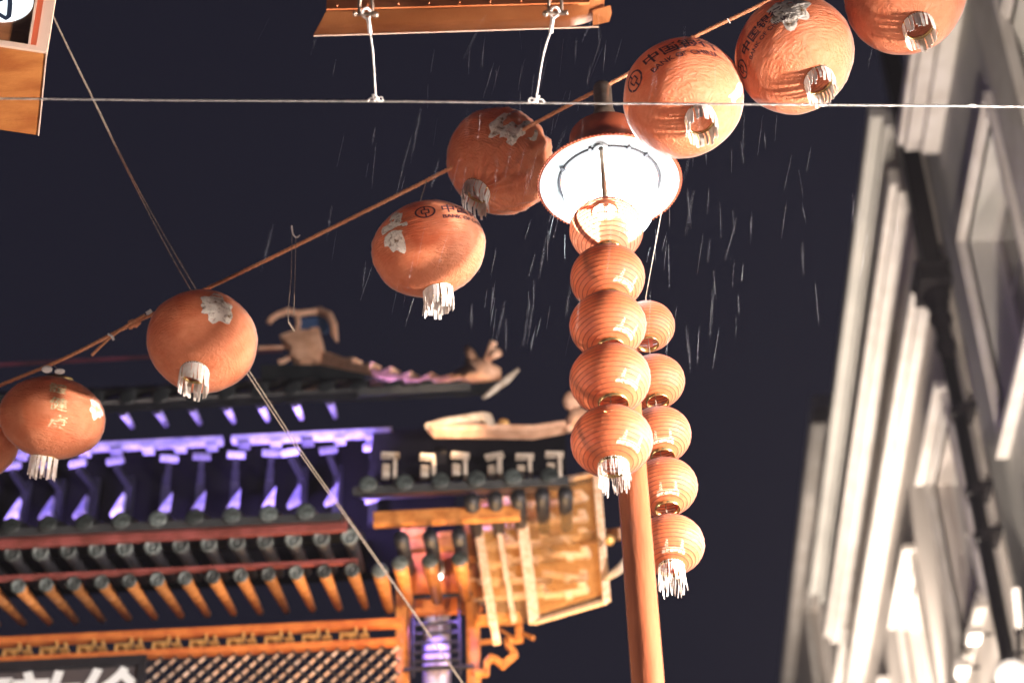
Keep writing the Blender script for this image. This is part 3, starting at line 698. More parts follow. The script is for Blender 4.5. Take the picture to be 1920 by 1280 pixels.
# ================================================================== LANTERNS
def ell(root_m, R, c, px, py):
    """lon, lat of the point where the sight line through a pixel meets the lantern shell"""
    inv = root_m.inverted(); o = inv @ CAM; d = (inv.to_3x3() @ ray(px, py)).normalized()
    o2 = Vector((o.x/R, o.y/R, o.z/(c*R))); d2 = Vector((d.x/R, d.y/R, d.z/(c*R)))
    A_ = d2.dot(d2); B = 2*o2.dot(d2); C_ = o2.dot(o2)-1; D = max(0, B*B-4*A_*C_); t = (-B-sqrt(D))/(2*A_)
    p = o2+d2*t
    return atan2(p.y, p.x), asin(max(-1, min(1, p.z/max(p.length, 1e-6))))
def shell_pt(R, c, lon, lat, seed, k=1.0, big=True, crumple=0):
    cl_ = cos(lat); d = Vector((cl_*cos(lon), cl_*sin(lon), sin(lat)))
    n1 = noise.noise(d*1.7+Vector((seed*7.3, 0, 0))); n2 = noise.noise(Vector((lon*2.2, lat*12, seed*3.1)))
    n3 = noise.noise(Vector((lon*5, lat*16+2*n1, seed*1.7)))*max(0, min(1, .5+1.6*noise.noise(Vector((lon*1.1, lat*1.3, seed+9.0)))))
    rr = R*(1+(.018 if big else .010)*n1+(.007 if big else .003)*n2+(.014 if big else .004)*n3)
    if crumple:
        f = noise.noise(Vector((lon*7, lat*2.2, seed)))
        rr *= 1+crumple*f*max(0, min(1, .5+cos(lon-crumple_lon)))
    return Vector((rr*cl_*cos(lon), rr*cl_*sin(lon), c*rr*sin(lat)))*k
crumple_lon = 0
def lantern(name, pxc, R_px, dep, bot, c=.82, seed=0, big=True, label='', group='', scale_r=None, fringe=True, cat='lantern', flen=.10, crumple=0, lat_open=None, crl=0):
    global crumple_lon
    crumple_lon = crl
    C_ = at(pxc[0], pxc[1], dep); R = R_px/F*dep
    bx, by = (bot[0]-pxc[0])/R_px/c, (bot[1]-pxc[1])/R_px/c
    if not big: by = .72
    bz = sqrt(max(.05, 1-bx*bx-by*by))
    vd = (C_-CAM).normalized()
    # axis of the bottom pole: image right, image down, towards the viewer
    sr_ = rt; su = up
    bvec = (sr_*bx - su*by - fw*bz).normalized()
    zax = -bvec; xax = Vector((1, 0, 0)); xax = (xax-zax*xax.dot(zax)).normalized(); yax = zax.cross(xax)
    rm = Matrix((xax, yax, zax)).transposed()
    root = empty(name, C_, label, cat, group); root.rotation_mode = 'QUATERNION'; root.rotation_quaternion = rm.to_quaternion()
    mw = Matrix.Translation(C_) @ rm.to_4x4()
    ro = .25 if big else .36
    la = acos(ro)
    nl, nn = (64, 96) if big else (56, 72)
    vs = []; fs = []
    ribs = 34 if big else 17
    for i in range(nl+1):
        lat = -la+2*la*i/nl
        for k in range(nn):
            lon = 2*pi*k/nn; p = shell_pt(R, c, lon, lat, seed, 1, big, crumple)
            z = p.z
            if not big: p *= 1-.010*(.5+.5*cos(2*pi*ribs*(lat+la)/(2*la)))*-1
            vs.append(p)
    for i in range(nl):
        for k in range(nn):
            k2 = (k+1) % nn; fs.append((i*nn+k, i*nn+k2, (i+1)*nn+k2, (i+1)*nn+k))
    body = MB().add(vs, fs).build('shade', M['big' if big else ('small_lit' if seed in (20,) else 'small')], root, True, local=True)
    if not big:
        wb = MB()
        for j in range(1, ribs):
            lat = -la+2*la*j/ribs
            ring = [shell_pt(R, c, 2*pi*k/60, lat, seed, 1.006, big) for k in range(61)]
            wb.tube(ring, .0013, 4, False)
        wb.build('rib_wires', M['wire'], root, local=True)
        for lo_ in (.5, 2.0, 3.3, 4.1, 5.2) if seed != 20 else (2.0,):
            sm = [shell_pt(R, c, lo_+seed*.4, -la+2*la*k/24, seed, .985, big) for k in range(25)]
            sb2 = MB()
            for k in range(24):
                a_, b_ = sm[k], sm[k+1]; t_ = Vector((-sin(lo_+seed*.4), cos(lo_+seed*.4), 0))*.012
                sb2.add([a_-t_, a_+t_, b_+t_, b_-t_], [(0, 1, 2, 3)])
            sb2.build('inner_stay', M['seam'], root, local=True)
    zo = c*R*sin(la)
    rr = R*ro*(1.0)
    for s_, nm in ((1, 'top_ring'), (-1, 'bottom_ring')):
        h_ = .010 if big else .016
        MB().lathe([(rr*1.0, s_*(zo-.006)), (rr*1.05, s_*(zo-.002)), (rr*1.05, s_*(zo+h_)), (rr*.98, s_*(zo+h_+.002)), (rr*.97, s_*(zo-.006))], (0, 0, 0), 40).build(nm, M['gold'], root, True, local=True)
    MB().bar((-rr, 0, zo), (rr, 0, zo), .004, .004).bar((0, -rr, zo), (0, rr, zo+.001), .004, .004).tube([(0, 0, zo), (0, 0, zo+.03), (.01, 0, zo+.045)], .003, 6).build('hanger', M['steel'], root, local=True)
    if fringe:
        random.seed(seed*11+3); fb = MB()
        wd = (rm.inverted() @ Vector((0, 0, -1)))
        n_ = 26 if big else 44
        for k in range(n_):
            a = 2*pi*(k+random.uniform(-.3, .3))/n_; p0 = Vector((rr*1.03*cos(a), rr*1.03*sin(a), -zo-.004))
            tw = Vector((-sin(a), cos(a), 0))*((rr*2*pi/n_)*(.52 if big else .26))*random.uniform(.7, 1.15); L_ = flen*random.uniform(.82, 1.12)
            prev = p0; sway = Vector((random.uniform(-1, 1), random.uniform(-1, 1), 0))*(.10 if big else .16)
            pts_ = [p0, p0+(wd*.5+Vector((0, 0, -1))*.5+sway*.3)*L_*.5, p0+(wd*.8+Vector((0, 0, -1))*.2+sway*.6)*L_*1.0]
            for i in range(2):
                w1, w2 = (1, .92, .8)[i], (1, .92, .8)[i+1]
                a_, b_ = pts_[i], pts_[i+1]; nd = Vector((cos(a), sin(a), 0))*.0012
                fb.add([a_-tw*w1, a_+tw*w1, b_+tw*w2, b_-tw*w2, a_-tw*w1+nd, a_+tw*w1+nd, b_+tw*w2+nd, b_-tw*w2+nd], [(0, 1, 2, 3), (4, 7, 6, 5), (0, 4, 5, 1), (2, 6, 7, 3), (1, 5, 6, 2), (0, 3, 7, 4)])
        fb.build('fringe', M['fringe'], root, local=True)
    root['_'] = 0; del root['_']
    return dict(root=root, mw=mw, R=R, c=c, seed=seed, big=big, cr=crumple, crl=crl)
def wrap(Ln, verts, faces, lon0, lat0, name, mt, lift=1.008, rot=0, mirror=1):
    global crumple_lon
    crumple_lon = Ln['crl']
    R, c = Ln['R'], Ln['c']; cr, sr2 = cos(rot), sin(rot); vs = []
    for (u_, v_) in verts:
        a, b = u_*cr-v_*sr2, u_*sr2+v_*cr
        lat = lat0+b/(R*(1-.0))
        lon = lon0+a/(R*max(.25, cos(lat)))
        vs.append(shell_pt(R, c, lon, lat, Ln['seed'], lift, Ln['big'], Ln['cr']))
    return MB().add(vs, faces).build(name, mt, Ln['root'], local=True)
def wrap_text(Ln, body, size, px, py, name, mt, bold=0, rot=0, center=True, du=0, dv=0, lift=1.008):
    lon, lat = ell(Ln['mw'], Ln['R'], Ln['c'], px, py)
    me = text_mesh(body, size, bold)
    xs = [v.co.x for v in me.vertices]; ys = [v.co.y for v in me.vertices]
    ox = (min(xs)+max(xs))/2 if center else min(xs); oy = (min(ys)+max(ys))/2
    return wrap(Ln, [(v.co.x-ox+du, v.co.y-oy+dv) for v in me.vertices], [tuple(p.vertices) for p in me.polygons], lon, lat, name, mt, lift, rot)
def patch(Ln, px, py, wx, wy, seed, mt='badge', rough=.35, rot=0, name='worn_badge'):
    lon, lat = ell(Ln['mw'], Ln['R'], Ln['c'], px, py); n = 40; vs = [(0, 0)]; fs = []
    rings_ = 6
    for j in range(1, rings_+1):
        for k in range(n):
            a = 2*pi*k/n; r = (1+rough*noise.noise(Vector((cos(a)*2.2, sin(a)*2.2, seed*5.1)))+.07*noise.noise(Vector((cos(a)*7, sin(a)*7, seed))))*j/rings_
            vs.append((wx*r*cos(a), wy*r*sin(a)))
    for k in range(n): fs.append((0, 1+k, 1+(k+1) % n))
    for j in range(rings_-1):
        for k in range(n):
            a = 1+j*n; fs.append((a+k, a+n+k, a+n+(k+1) % n, a+(k+1) % n))
    return wrap(Ln, [(a*1.22, b*1.22) for a, b in vs], fs, lon, lat, name, M[mt], 1.006, rot)
def ringshape(r1, r2, n=40, sy=1):
    vs = []; fs = []
    for k in range(n):
        a = 2*pi*k/n; vs += [(r1*cos(a), r1*sin(a)*sy), (r2*cos(a), r2*sin(a)*sy)]
    for k in range(n): i = 2*k; j = 2*((k+1) % n); fs.append((i, i+1, j+1, j))
    return vs, fs
def rects(lst):
    vs = []; fs = []
    for (x0, x1, y0, y1) in lst:
        n = 6; base = len(vs)
        for i in range(n+1):
            for j in range(2): vs.append((x0+(x1-x0)*i/n, (y0, y1)[j]))
        for i in range(n): fs.append((base+2*i, base+2*i+2, base+2*i+3, base+2*i+1))
    return vs, fs
def emblem(Ln, px, py, s, sq=1.0):
    lon, lat = ell(Ln['mw'], Ln['R'], Ln['c'], px, py)
    o = wrap(Ln, *ringshape(.82*s, s), lon, lat, 'round_emblem', M['ink'])
    t = .15*s
    o2 = wrap(Ln, *rects([(-t/2, t/2, .36*s, .84*s), (-t/2, t/2, -.84*s, -.36*s), (-.38*s, .38*s, .24*s, .38*s), (-.38*s, .38*s, -.38*s, -.24*s), (-.42*s, -.27*s, -.24*s, .24*s), (.27*s, .42*s, -.24*s, .24*s)]), lon, lat, 'emblem_centre', M['ink'])

G1 = 'big red lanterns strung on the orange rope'
L0 = lantern('paper_lantern', (-62, 818), 98, 9.9, (-70, 880), .80, 1, label='big red lantern cut by the left picture edge, lowest on the rope', group=G1)
L1 = lantern('paper_lantern', (98, 783), 99, 9.75, (87, 858), .78, 2, label='big red lantern with vertical gold characters and white badge, second from lower left', group=G1, flen=.11)
L2 = lantern('paper_lantern', (379, 640), 104, 9.35, (375, 697), .84, 3, label='big red lantern with torn gold badge at its top, in front of the twin cords', group=G1, flen=.10)
L3 = lantern('paper_lantern', (804, 467), 108, 9.0, (822, 545), .80, 4, label='big red lantern with a round dark emblem and characters, hanging alone below the rope', group=G1, flen=.115)
L4 = lantern('paper_lantern', (938, 303), 103, 9.35, (895, 362), .92, 5, label='crumpled red lantern with cream torn badge, tucked left of the street lamp hat', group=G1, flen=.10, crumple=.06, crl=-.3)
L5 = lantern('paper_lantern', (1281, 184), 114, 8.15, (1305, 232), .90, 6, label='big red lantern with dark emblem on its left edge, right of the lamp hat', group=G1, flen=.085)
L6 = lantern('paper_lantern', (1490, 103), 113, 8.15, (1524, 160), .90, 7, label='big red lantern with torn silver badge at the top edge, crossed by the cable', group=G1, flen=.075)
L7 = lantern('paper_lantern', (1697, -6), 113, 8.15, (1707, 60), .88, 8, label='big pale lit red lantern at the top right, cut by the picture edge', group=G1, flen=.075)
# print and badges
for k, (chh, px, py) in enumerate((('身', 107, 704), ('體', 109, 727), ('健', 110, 757), ('康', 109, 790))):
    wrap_text(L1, chh, .085, px, py, 'gold_character', M['goldink'], .0012)
patch(L1, 181, 766, .042, .055, 3, 'badgep', .5)
patch(L2, 408, 575, .062, .080, 4, 'badge', .5)
patch(L3, 738, 432, .055, .095, 5, 'badge', .5)
patch(L4, 957, 237, .078, .09, 6, 'badge', .55, rot=-.4)
patch(L6, 1480, 18, .062, .075, 7, 'badge', .5)
patch(L5, 1384, 172, .02, .06, 9, 'badgep', .5)
patch(L0, 3, 790, .03, .03, 10, 'badgep', .4)
def brand_line(Ln, e, s, t, ts, sub):
    emblem(Ln, *e, s)
    lon, lat = ell(Ln['mw'], Ln['R'], Ln['c'], *e)
    me = text_mesh('中国银行', ts, .0015); wrap(Ln, [(v.co.x+s*1.5, v.co.y-ts*.22) for v in me.vertices], [tuple(p.vertices) for p in me.polygons], lon, lat, 'printed_characters', M['ink'])
    me = text_mesh('BANK OF CHINA', ts*.44, .0006); wrap(Ln, [(v.co.x*1.1+s*1.5, v.co.y-ts*.85) for v in me.vertices], [tuple(p.vertices) for p in me.polygons], lon, lat, 'printed_letters', M['ink'])
brand_line(L3, (797, 397), .045, None, .070, None)
brand_line(L5, (1190, 152), .046, None, .078, None)
brand_line(L6, (1392, 130), .04, None, .06, None)

# small lantern stacks
def stack_print(Ln, px, py, s=1.0):
    lon, lat = ell(Ln['mw'], Ln['R'], Ln['c'], px, py); R = Ln['R']
    wrap(Ln, *rects([(-.05*s, .05*s, -.001, .0006)]), lon, lat, 'printed_line', M['whiteink'], 1.012)
    def tower(cx, n=6):
        l = []
        for k in range(n):
            y = .004+k*.0062*s; w_ = (.0075-.0008*k)*s
            l.append((cx-w_, cx+w_, y, y+.0013)); l.append((cx-w_, cx-w_+.0014, y, y+.005*s)) if k % 2 else l.append((cx+w_*.3, cx+w_*.3+.0014, y, y+.006*s))
        return l
    wrap(Ln, *rects(tower(-.032*s)+tower(.034*s)), lon, lat, 'printed_motif', M['whiteink'], 1.012)
    me = text_mesh('倫敦華埠商會', .0175*s, .0003); xs = [v.co.x for v in me.vertices]; ox = (min(xs)+max(xs))/2
    wrap(Ln, [(v.co.x-ox, v.co.y-.021*s) for v in me.vertices], [tuple(p.vertices) for p in me.polygons], lon, lat, 'printed_characters', M['whiteink'], 1.012)
G2 = 'small ribbed lanterns in the front stack'; G3 = 'small ribbed lanterns in the rear stack'
YF, YR = ra.y, LY+.30
def depY(px, py, Y): v = ray(px, py); return Y/v.y
front = [((1137, 432), 69, (1139, 474)), ((1139, 521), 70, (1142, 563)), ((1140, 610), 72, (1144, 655)), ((1144, 711), 76, (1148, 760)), ((1147, 827), 77, (1148, 884))]
fl = ('topmost lantern of the front stack, washed pale by the glowing bowl behind it', 'second lantern from the top of the front stack, half bleached by the bowl', 'middle lantern of the front stack with white print', 'fourth lantern from the top of the front stack, above the fringed one', 'bottom lantern of the front stack with gold ring and white fringe')
for k, (c_, r_, b_) in enumerate(front):
    Lk = lantern('ribbed_lantern', c_, r_, depY(*c_, YF), b_, .80, 20+k, False, fl[k], G2, fringe=(k == 4), flen=.085)
    if k: stack_print(Lk, c_[0]+37, c_[1]+(2, 4, 6, 0, 0)[k]*1, 1.0)
rear = [((1226, 614), 40, (1228, 640)), ((1229, 716), 56, (1232, 757)), ((1238, 816), 58, (1242, 858)), ((1247, 915), 61, (1251, 962)), ((1257, 1022), 64, (1256, 1070))]
rear = [((1212, 612), 53, (1214, 650)), ((1226, 716), 58, (1231, 757)), ((1235, 816), 61, (1240, 858)), ((1245, 913), 63, (1249, 961)), ((1256, 1021), 65, (1256, 1072))]
rl = ('topmost lantern of the rear stack, peeking out pale behind the front stack', 'second lantern from the top of the rear stack, with bright crown', 'middle lantern of the rear stack, right of the fringed front lantern', 'fourth lantern of the rear stack, behind the red post', 'bottom lantern of the rear stack with white fringe right of the post')
for k, (c_, r_, b_) in enumerate(rear):
    Lk = lantern('ribbed_lantern', c_, r_, depY(*c_, YR), b_, .82, 30+k, False, rl[k], G3, fringe=(k == 4), flen=.10)
    if k > 1: stack_print(Lk, c_[0]+8, c_[1]+4, .9)
# cords that carry the stacks
fc = MB().tube([rb, at(1137, 385, depY(1137, 385, YF))]+[at(*q[0], depY(*q[0], YF)) for q in front], .002, 6).build('cord', M['cord'])
tag(fc, 'thin cord threading the front stack of small lanterns', 'cord')
rim = Vector((LX, LY, HZ))+Vector((.22, .19, 0))
rc = MB().tube([rim, at(1211, 556, depY(1211, 556, YR))]+[at(*q[0], depY(*q[0], YR)) for q in rear], .002, 6).build('cord', M['cord'])
tag(rc, 'thin cord threading the rear stack of small lanterns from the lamp hat', 'cord')

# ================================================================== ROPES AND CABLES
def interp(pts, n):
    out = []
    P_ = [pts[0]]+pts+[pts[-1]]
    for i in range(1, len(P_)-2):
        for k in range(n):
            t = k/n; a, b, c_, d = P_[i-1], P_[i], P_[i+1], P_[i+2]
            out.append(.5*((2*b)+(c_-a)*t+(2*a-5*b+4*c_-d)*t*t+(3*b-a-3*c_+d)*t**3))
    out.append(pts[-1]); return out
def rdep(x): return 9.85-(x/1920)*1.45
rp = [(-420, 900), (-150, 785), (0, 722), (120, 672), (250, 606), (300, 582), (388, 541), (560, 458), (840, 318), (1020, 222), (1190, 132), (1300, 70), (1420, 12), (1600, -80), (1760, -170), (2100, -380)]
path = interp([at(x, y, rdep(x)+.05) for x, y in rp], 8)
# twisted rope
def twisted(path, R_, r_, pitch, strands=3, seg=5, step=.01):
    b = MB(); L_ = 0; pts_ = [path[0]]
    cum = [0]
    for i in range(1, len(path)): cum.append(cum[-1]+(path[i]-path[i-1]).length)
    n = int(cum[-1]/step)
    samp = []; j = 0
    for i in range(n+1):
        s_ = cum[-1]*i/n
        while j < len(cum)-2 and cum[j+1] < s_: j += 1
        samp.append(path[j].lerp(path[j+1], (s_-cum[j])/max(1e-9, cum[j+1]-cum[j])))
    for q in range(strands):
        pp_ = []
        for i, p in enumerate(samp):
            t = (samp[min(i+1, n)]-samp[max(i-1, 0)]).normalized(); nr = t.cross(Vector((0, 0, 1))).normalized(); bn = t.cross(nr)
            a = 2*pi*(cum[-1]*i/n/pitch+q/strands); pp_.append(p+(nr*cos(a)+bn*sin(a))*R_)
        b.tube(pp_, r_, seg)
    return b
rope = twisted(path, .0048, .0056, .05, 3, 5, .012).build('lantern_rope', M['rope'], None, True)
tag(rope, 'orange twisted rope rising from lower left to upper right that carries the big lanterns', 'rope')
kb = MB().ball(at(250, 606, rdep(250)), .022, 10, (1.3, 1, .9)).tube([at(252, 603, rdep(250)-.02), at(262, 606, rdep(250)-.02), at(254, 612, rdep(250)-.02)], .009, 6).ball(at(245, 612, rdep(250)), .014, 8)
kb.build('knot', M['rope'], rope)
MB().tube(interp([at(272, 590, 9.62), at(235, 612, 9.6), at(205, 634, 9.62), at(188, 650, 9.6), at(172, 666, 9.6)], 5), .0075, 6).build('loose_end', M['rope'], rope, True)
MB().tube([at(203, 626, 9.58), at(210, 630, 9.57), at(213, 637, 9.58)], .006, 6).tube([at(275, 588, 9.6), at(284, 582, 9.6)], .01, 6).build('cable_tie', M['whitewire'], rope)
MB().tube(interp([at(547, 423, 9.35), at(549, 438, 9.35), at(556, 445, 9.33), at(562, 441, 9.35)], 4), .0035, 5).tube([at(1181, 140, 8.9), at(1184, 130, 8.9)], .003, 4).tube([at(1364, 35, 8.8), at(1369, 44, 8.8)], .003, 4).build('wire_hook', M['whitewire'], rope)
# hangers between rope and the lanterns
for i, (Ln, (x, y)) in enumerate(((L0, (-70, 752)), (L1, (98, 680)), (L2, (388, 541)), (L3, (800, 338)), (L4, (955, 258)), (L5, (1240, 103)), (L6, (1450, -5)), (L7, (1680, -128)))):
    z = Ln['c']*Ln['R']*.95; a = Ln['mw'] @ Vector((0, 0, z+.03)); b = at(x, y, rdep(x)+.05)
    MB().tube([b, a], .002, 5).build('hanging_loop', M['cord'], rope)
MB().ball(at(88, 692, 9.6), .022, 10, (1.2, 1, .7)).ball(at(112, 696, 9.65), .018, 10, (1.4, 1, .6)).build('tied_bag', M['whitewire'], rope)
# twin diagonal cords
tc_ = [(60, -60), (103, 38), (175, 187), (250, 340), (355, 530), (470, 705), (560, 842), (640, 955), (760, 1125), (862, 1272), (960, 1410)]
def cd_(x): return 9.0+x/860*1.6
for s_, nm in ((-1, 'left'), (1, 'right')):
    pts_ = []
    for i, (x, y) in enumerate(tc_):
        off = (0, 1, 1.5, 2, 7, 5, 4, 3, 2, 2, 2)[i]*s_*.75
        pts_.append(at(x+off, y, cd_(x)+.01*s_))
    o = MB().tube(interp(pts_, 6), .0026, 6).build('thin_cord', M['cord'], None, True)
    tag(o, 'left strand of the pair of thin cords running down behind the torn-badge lantern' if s_ < 0 else 'right strand of the pair of thin cords running down behind the torn-badge lantern', 'cord', 'pair of thin diagonal cords')
o = MB().tube([at(548, 430, 9.4), at(546, 520, 9.42), at(540, 585, 9.4), at(541, 604, 9.4)], .0014, 4).tube([at(555, 443, 9.4), at(553, 520, 9.42), at(551, 590, 9.4)], .0014, 4).tube([at(541, 604, 9.4), at(552, 621, 9.4)], .004, 5).build('hanging_thread', M['cord'], None)
tag(o, 'thin looped thread hanging from the orange rope above the roof beast', 'thread')
# steel cable across the frame
scp = [at(x, y, 7.3) for x, y in ((-500, 183), (0, 185), (300, 188), (706, 190), (1005, 193), (1300, 195), (1600, 197), (1920, 200), (2500, 207))]
cable = twisted(interp(scp, 10), .0021, .0026, .016, 3, 4, .004).build('steel_cable', M['steel'], None, True)
tag(cable, 'twisted steel cable stretched level across the whole picture', 'cable')
MB().tube([at(1540, 197, 7.3), at(1548, 197, 7.3)], .004, 6).tube([at(1818, 198, 7.3), at(1830, 199, 7.3)], .0055, 6).build('cable_clamp', M['whitewire'], cable)
def sling(top, botp, label, flip=1):
    tx, ty = top; e = empty('shackle_sling', at(tx, ty, 7.3), label, 'wire sling', 'slings with shackles under the orange panel')
    P_ = lambda x, y, d=7.3: at(tx+x*flip, ty+y, d)
    # bow shackle
    MB().tube(interp([P_(-12, 26), P_(-12, 8), P_(-9, -4), P_(0, -10), P_(9, -4), P_(12, 8), P_(12, 26)], 5), .0062, 10).build('shackle', M['dsteel'], e, True)
    MB().tube([P_(-22, 27, 7.3), P_(-15, 27), P_(14, 27), P_(18, 29)], [.006, .0075, .0075, .010], 10).ball(P_(18, 28), .012, 10).tube([P_(-24, 26), P_(-18, 26.5)], .0105, 6).build('pin', M['dsteel'], e, True)
    bx, by = botp
    loop = interp([P_(2, 36), P_(-7, 28), P_(-5, 18, 7.28), P_(3, 16, 7.28), P_(8, 24), P_(6, 38), P_(7, 50)], 5)
    MB().tube(loop, .0042, 8).tube([P_(4, 34), P_(7, 52), P_(8, 64)], .0068, 8).tube(interp([P_(8, 60), at((tx+bx)/2+(4*flip), (ty+by)/2+10, 7.3), at(bx, by, 7.3)], 6), .0028, 6).build('wire', M['whitewire'], e, True)
    kn = MB().ball(at(bx, by, 7.3), .0085, 8).tube(interp([at(bx-2, by+4, 7.28), at(bx-6*flip, by-8, 7.28), at(bx+2, by-4, 7.28), at(bx+5*flip, by+3, 7.28), at(bx-8*flip, by-2, 7.28), at(bx-16*flip, by+4, 7.28)], 5), .0032, 6)
    kn.tube(interp([at(bx, by, 7.27), at(bx+10*flip, by-4, 7.27), at(bx+13*flip, by+3, 7.27), at(bx+4, by+4, 7.27)], 4), .0025, 6)
    kn.build('knot', M['whitewire'], e, True)
sling((686, 0), (705, 186), 'wire sling and shackle under the left half of the orange panel')
sling((1041, -2), (1005, 188), 'wire sling and shackle under the right half of the orange panel', -1)

# ================================================================== HANGING PANELS
sgn = empty('sign_panel', at(870, -40, 7.45), 'riveted orange metal panel with bronze underside hung from wires at the top edge', 'sign panel')
zf_ = at(860, 14, 7.42).z
Af = onZ(612, 20, zf_); Bf = onZ(1106, 7, zf_); Ab = onZ(588, 66, zf_); Bb = onZ(1122, 49, zf_)
UP = Vector((0, 0, 1))
MB().plate([Af, Bf, Bf+UP*.45, Af+UP*.45], .012).build('front_panel', M['copper'], sgn)
rv = None
for k in range(9):
    p = Af.lerp(Bf, (k+.35)/8.6)+UP*.016+Vector((0, -.008, 0))
    MB().ball(p, .0042, 8, (1, .6, 1)).build('rivet', M['copper'], sgn, True)
# underside sheet, curling at its right end
us = MB(); n = 30; rows = []
for i in range(n+1):
    t = i/n; a = Af.lerp(Bf, t*1.06); b = Ab.lerp(Bb, t*1.02)
    cu = max(0, t-.86)**2*3.2
    rows.append([a+Vector((0, -.001, cu-.006)), a.lerp(b, .5)+Vector((0, 0, cu*.8-.004)), b+Vector((0, 0, cu*.9+.002*sin(i*1.9)))])
vs = [v for r_ in rows for v in r_]; vs += [v+UP*.003 for v in vs]; nv = 3*(n+1); fs = []
for i in range(n):
    for j in range(2):
        a = i*3+j; fs += [(a, a+1, a+4, a+3), (a+nv, a+3+nv, a+4+nv, a+1+nv)]
    fs += [(i*3+2, i*3+2+nv, i*3+5+nv, i*3+5)]
fs += [(n*3, n*3+1, n*3+1+nv, n*3+nv), (n*3+1, n*3+2, n*3+2+nv, n*3+1+nv)]
us.add(vs, fs).build('underside_sheet', M['bronzesheet'], sgn, True)
MB().plate([Bb+Vector((-.02, 0, .004)), Bb+Vector((.04, .0, .02)), Bb+Vector((.05, -.03, .035)), Bb+Vector((.045, -.07, .03)), Bb+Vector((-.02, -.07, .01))], .003).build('torn_corner', M['bronzesheet'], sgn)
e_ = MB()
for k in range(24):
    p = Ab.lerp(Bb, k/24); q = Ab.lerp(Bb, (k+1)/24); e_.bar(p+Vector((0, .004, 0)), q+Vector((0, .004, 0)), .004, .003)
e_.build('edge_strip', M['signedge'], sgn)
for px in (686, 1041):
    MB().tube([at(px, -34, 7.36), at(px, -12, 7.3)], .011, 10).build('eye_bolt', M['dsteel'], sgn)

# wooden sign box, top left
zb2 = at(84, 96, 8.0).z; c0_ = at(88, 97, 8.0)
ang = radians(17.9-1.38)
ux = Vector((cos(ang), sin(ang), 0)); uy = Vector((-sin(ang), cos(ang), 0))
far = onZ(58, 247, zb2); Ldep = (far-c0_).dot(uy)
box = empty('wooden_sign_box', c0_-ux*.7, 'brown wooden sign box with a glowing white disc at the top left corner', 'sign')
BW = 1.5; BH = 1.1
def bp(u_, v_, w_): return c0_+ux*u_+uy*v_+UP*w_
def obox(b, u0_, u1_, v0_, v1_, w0, w1):
    b.add([bp(a, b2, c_) for a in (u0_, u1_) for b2 in (v0_, v1_) for c_ in (w0, w1)], [(0,1,3,2), (4,6,7,5), (0,4,5,1), (2,3,7,6), (0,2,6,4), (1,5,7,3)]); return b
obox(MB(), -BW, -.045, .02, .30, .002, BH).build('case', M['wood'], box)
obox(MB(), -BW, .0, .0, Ldep, -.012, -.001).build('base_panel', M['rust'], box)
obox(obox(MB(), -BW, .0, -.012, -.001, -.014, .004), -BW, -.042, -.004, .018, .0045, .02).build('base_trim', M['signedge'], box)
obox(MB(), -.043, .0, .012, .10, .005, BH).build('side_frame', M['signedge'], box)
obox(MB(), -.075, -.066, -.006, .0195, .021, BH).build('inner_trim', M['signedge'], box)
obox(MB(), -.065, -.044, .005, .019, .021, BH).build('groove', M['seam'], box)
ep = [bp(0, v_, -.008) for v_ in (0, Ldep)]
MB().bar(ep[0], ep[1], .005, .014).build('panel_edge', M['signedge'], box)
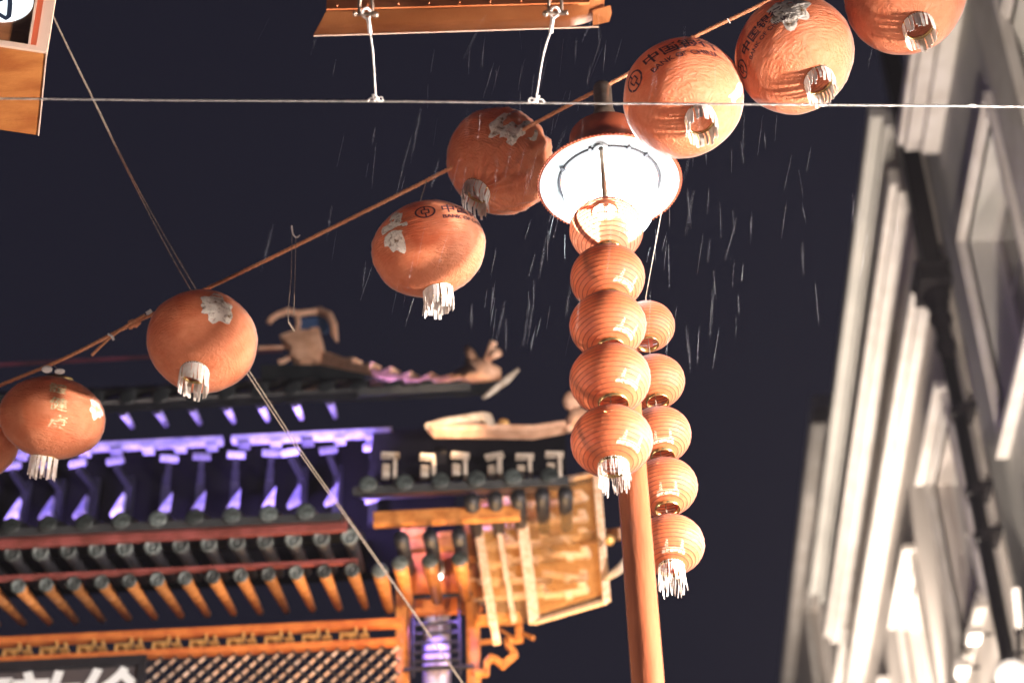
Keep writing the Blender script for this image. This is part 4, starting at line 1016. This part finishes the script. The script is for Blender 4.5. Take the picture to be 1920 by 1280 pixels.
# disc on its front face
def onF(px, py, off=0.0):
    n_ = -uy; v = ray(px, py); return CAM+v*((c0_+uy*(.016+off)-CAM).dot(n_)/v.dot(n_))
dc = onF(0, -3); dr = (onF(58, -15)-dc).length
dv = [dc]; 
for k in range(48): a = 2*pi*k/48; dv.append(dc+(ux*cos(a)+UP*sin(a))*dr)
dd = MB().add(dv+[v+uy*.01 for v in dv], [(0, 1+k, 1+(k+1) % 48) for k in range(48)]+[(1+k, 50+k, 50+(k+1) % 48, 1+(k+1) % 48) for k in range(48)]).build('lit_disc', M['discw'], box)
def stroke(pts_, wd_):
    b = MB()
    for i in range(len(pts_)-1):
        a, c_ = onF(*pts_[i], -.004-.0006*i), onF(*pts_[i+1], -.004-.0006*i); e = (c_-a).normalized()*wd_*.3
        b.bar(a-e, c_+e, wd_, .0005, uy)
    return b
stroke([(-40, 12), (-8, 4), (18, -8), (19, 8), (17, 30), (11, 35), (0, 28), (-20, 12)], .019).build('letter', M['navy'], dd)
# wires that hold the two hanging panels up
for (px, d_) in ((686, 7.42), (1041, 7.42)):
    MB().tube([at(px, -34, d_), at(px, -900, d_)], .004, 6).build('suspension_wire', M['steel'], sgn)
MB().tube([bp(-.5, .15, BH), bp(-.5, .15, BH+2)], .004, 6).build('suspension_wire', M['steel'], box)

# ================================================================== ADDED STREET LAMPS (unseen, outside the frame, to light the lanterns from both sides)
street_lamp((3.75, 5.2, 5.6), 'added unseen red street lamp at the right kerb before the near house', 'glowR')
street_lamp((-4.2, 5.3, 4.9), 'added unseen red street lamp at the left kerb beyond the picture edge', 'glowL')
lamp('POINT', 'globe_light', p1+Vector((-.0, 0, -.0)), 1, (1, .9, .8), .15, parent=e1)
lamp('SPOT', 'flood_beam', p2+Vector((-.6, -1.0, -.4)), 1, (1, .9, .8), .1, (XF, 19, 17), 100, e2)

# ================================================================== RAIN
random.seed(12); rb_ = MB()
for k in range(200):
    px = random.gauss(1120, 230); py = random.uniform(20, 620); dep = random.uniform(6.6, 9.6)
    if k % 4 == 0: px = random.uniform(500, 1650)
    p = at(px, py, dep); d = Vector((random.gauss(-.16, .08), random.gauss(0, .05), -1)).normalized(); L_ = random.uniform(.08, .24)
    rb_.tube([p, p+d*L_*.5, p+d*L_], [.00005, .00015, .00005], 3, False)
tag(rb_.build('rain', M['rain'], None), 'fine rain falling through the light around the street lamp', kind='stuff')

# ================================================================== DAMP AIR
hz_ = bpy.data.materials.new('damp_air'); hz_.use_nodes = True; nt = hz_.node_tree; nt.nodes.remove(nt.nodes['Principled BSDF'])
pv = nt.nodes.new('ShaderNodeVolumePrincipled'); pv.inputs['Density'].default_value = .0003; pv.inputs['Color'].default_value = (.85, .85, .95, 1); pv.inputs['Anisotropy'].default_value = .3
nt.links.new(pv.outputs[0], nt.nodes['Material Output'].inputs['Volume'])
hb = MB().box(-61, 61, -61, 121, -1.3, 30).build('haze', hz_, None); tag(hb, kind='stuff')
S.cycles.volume_bounces = 0
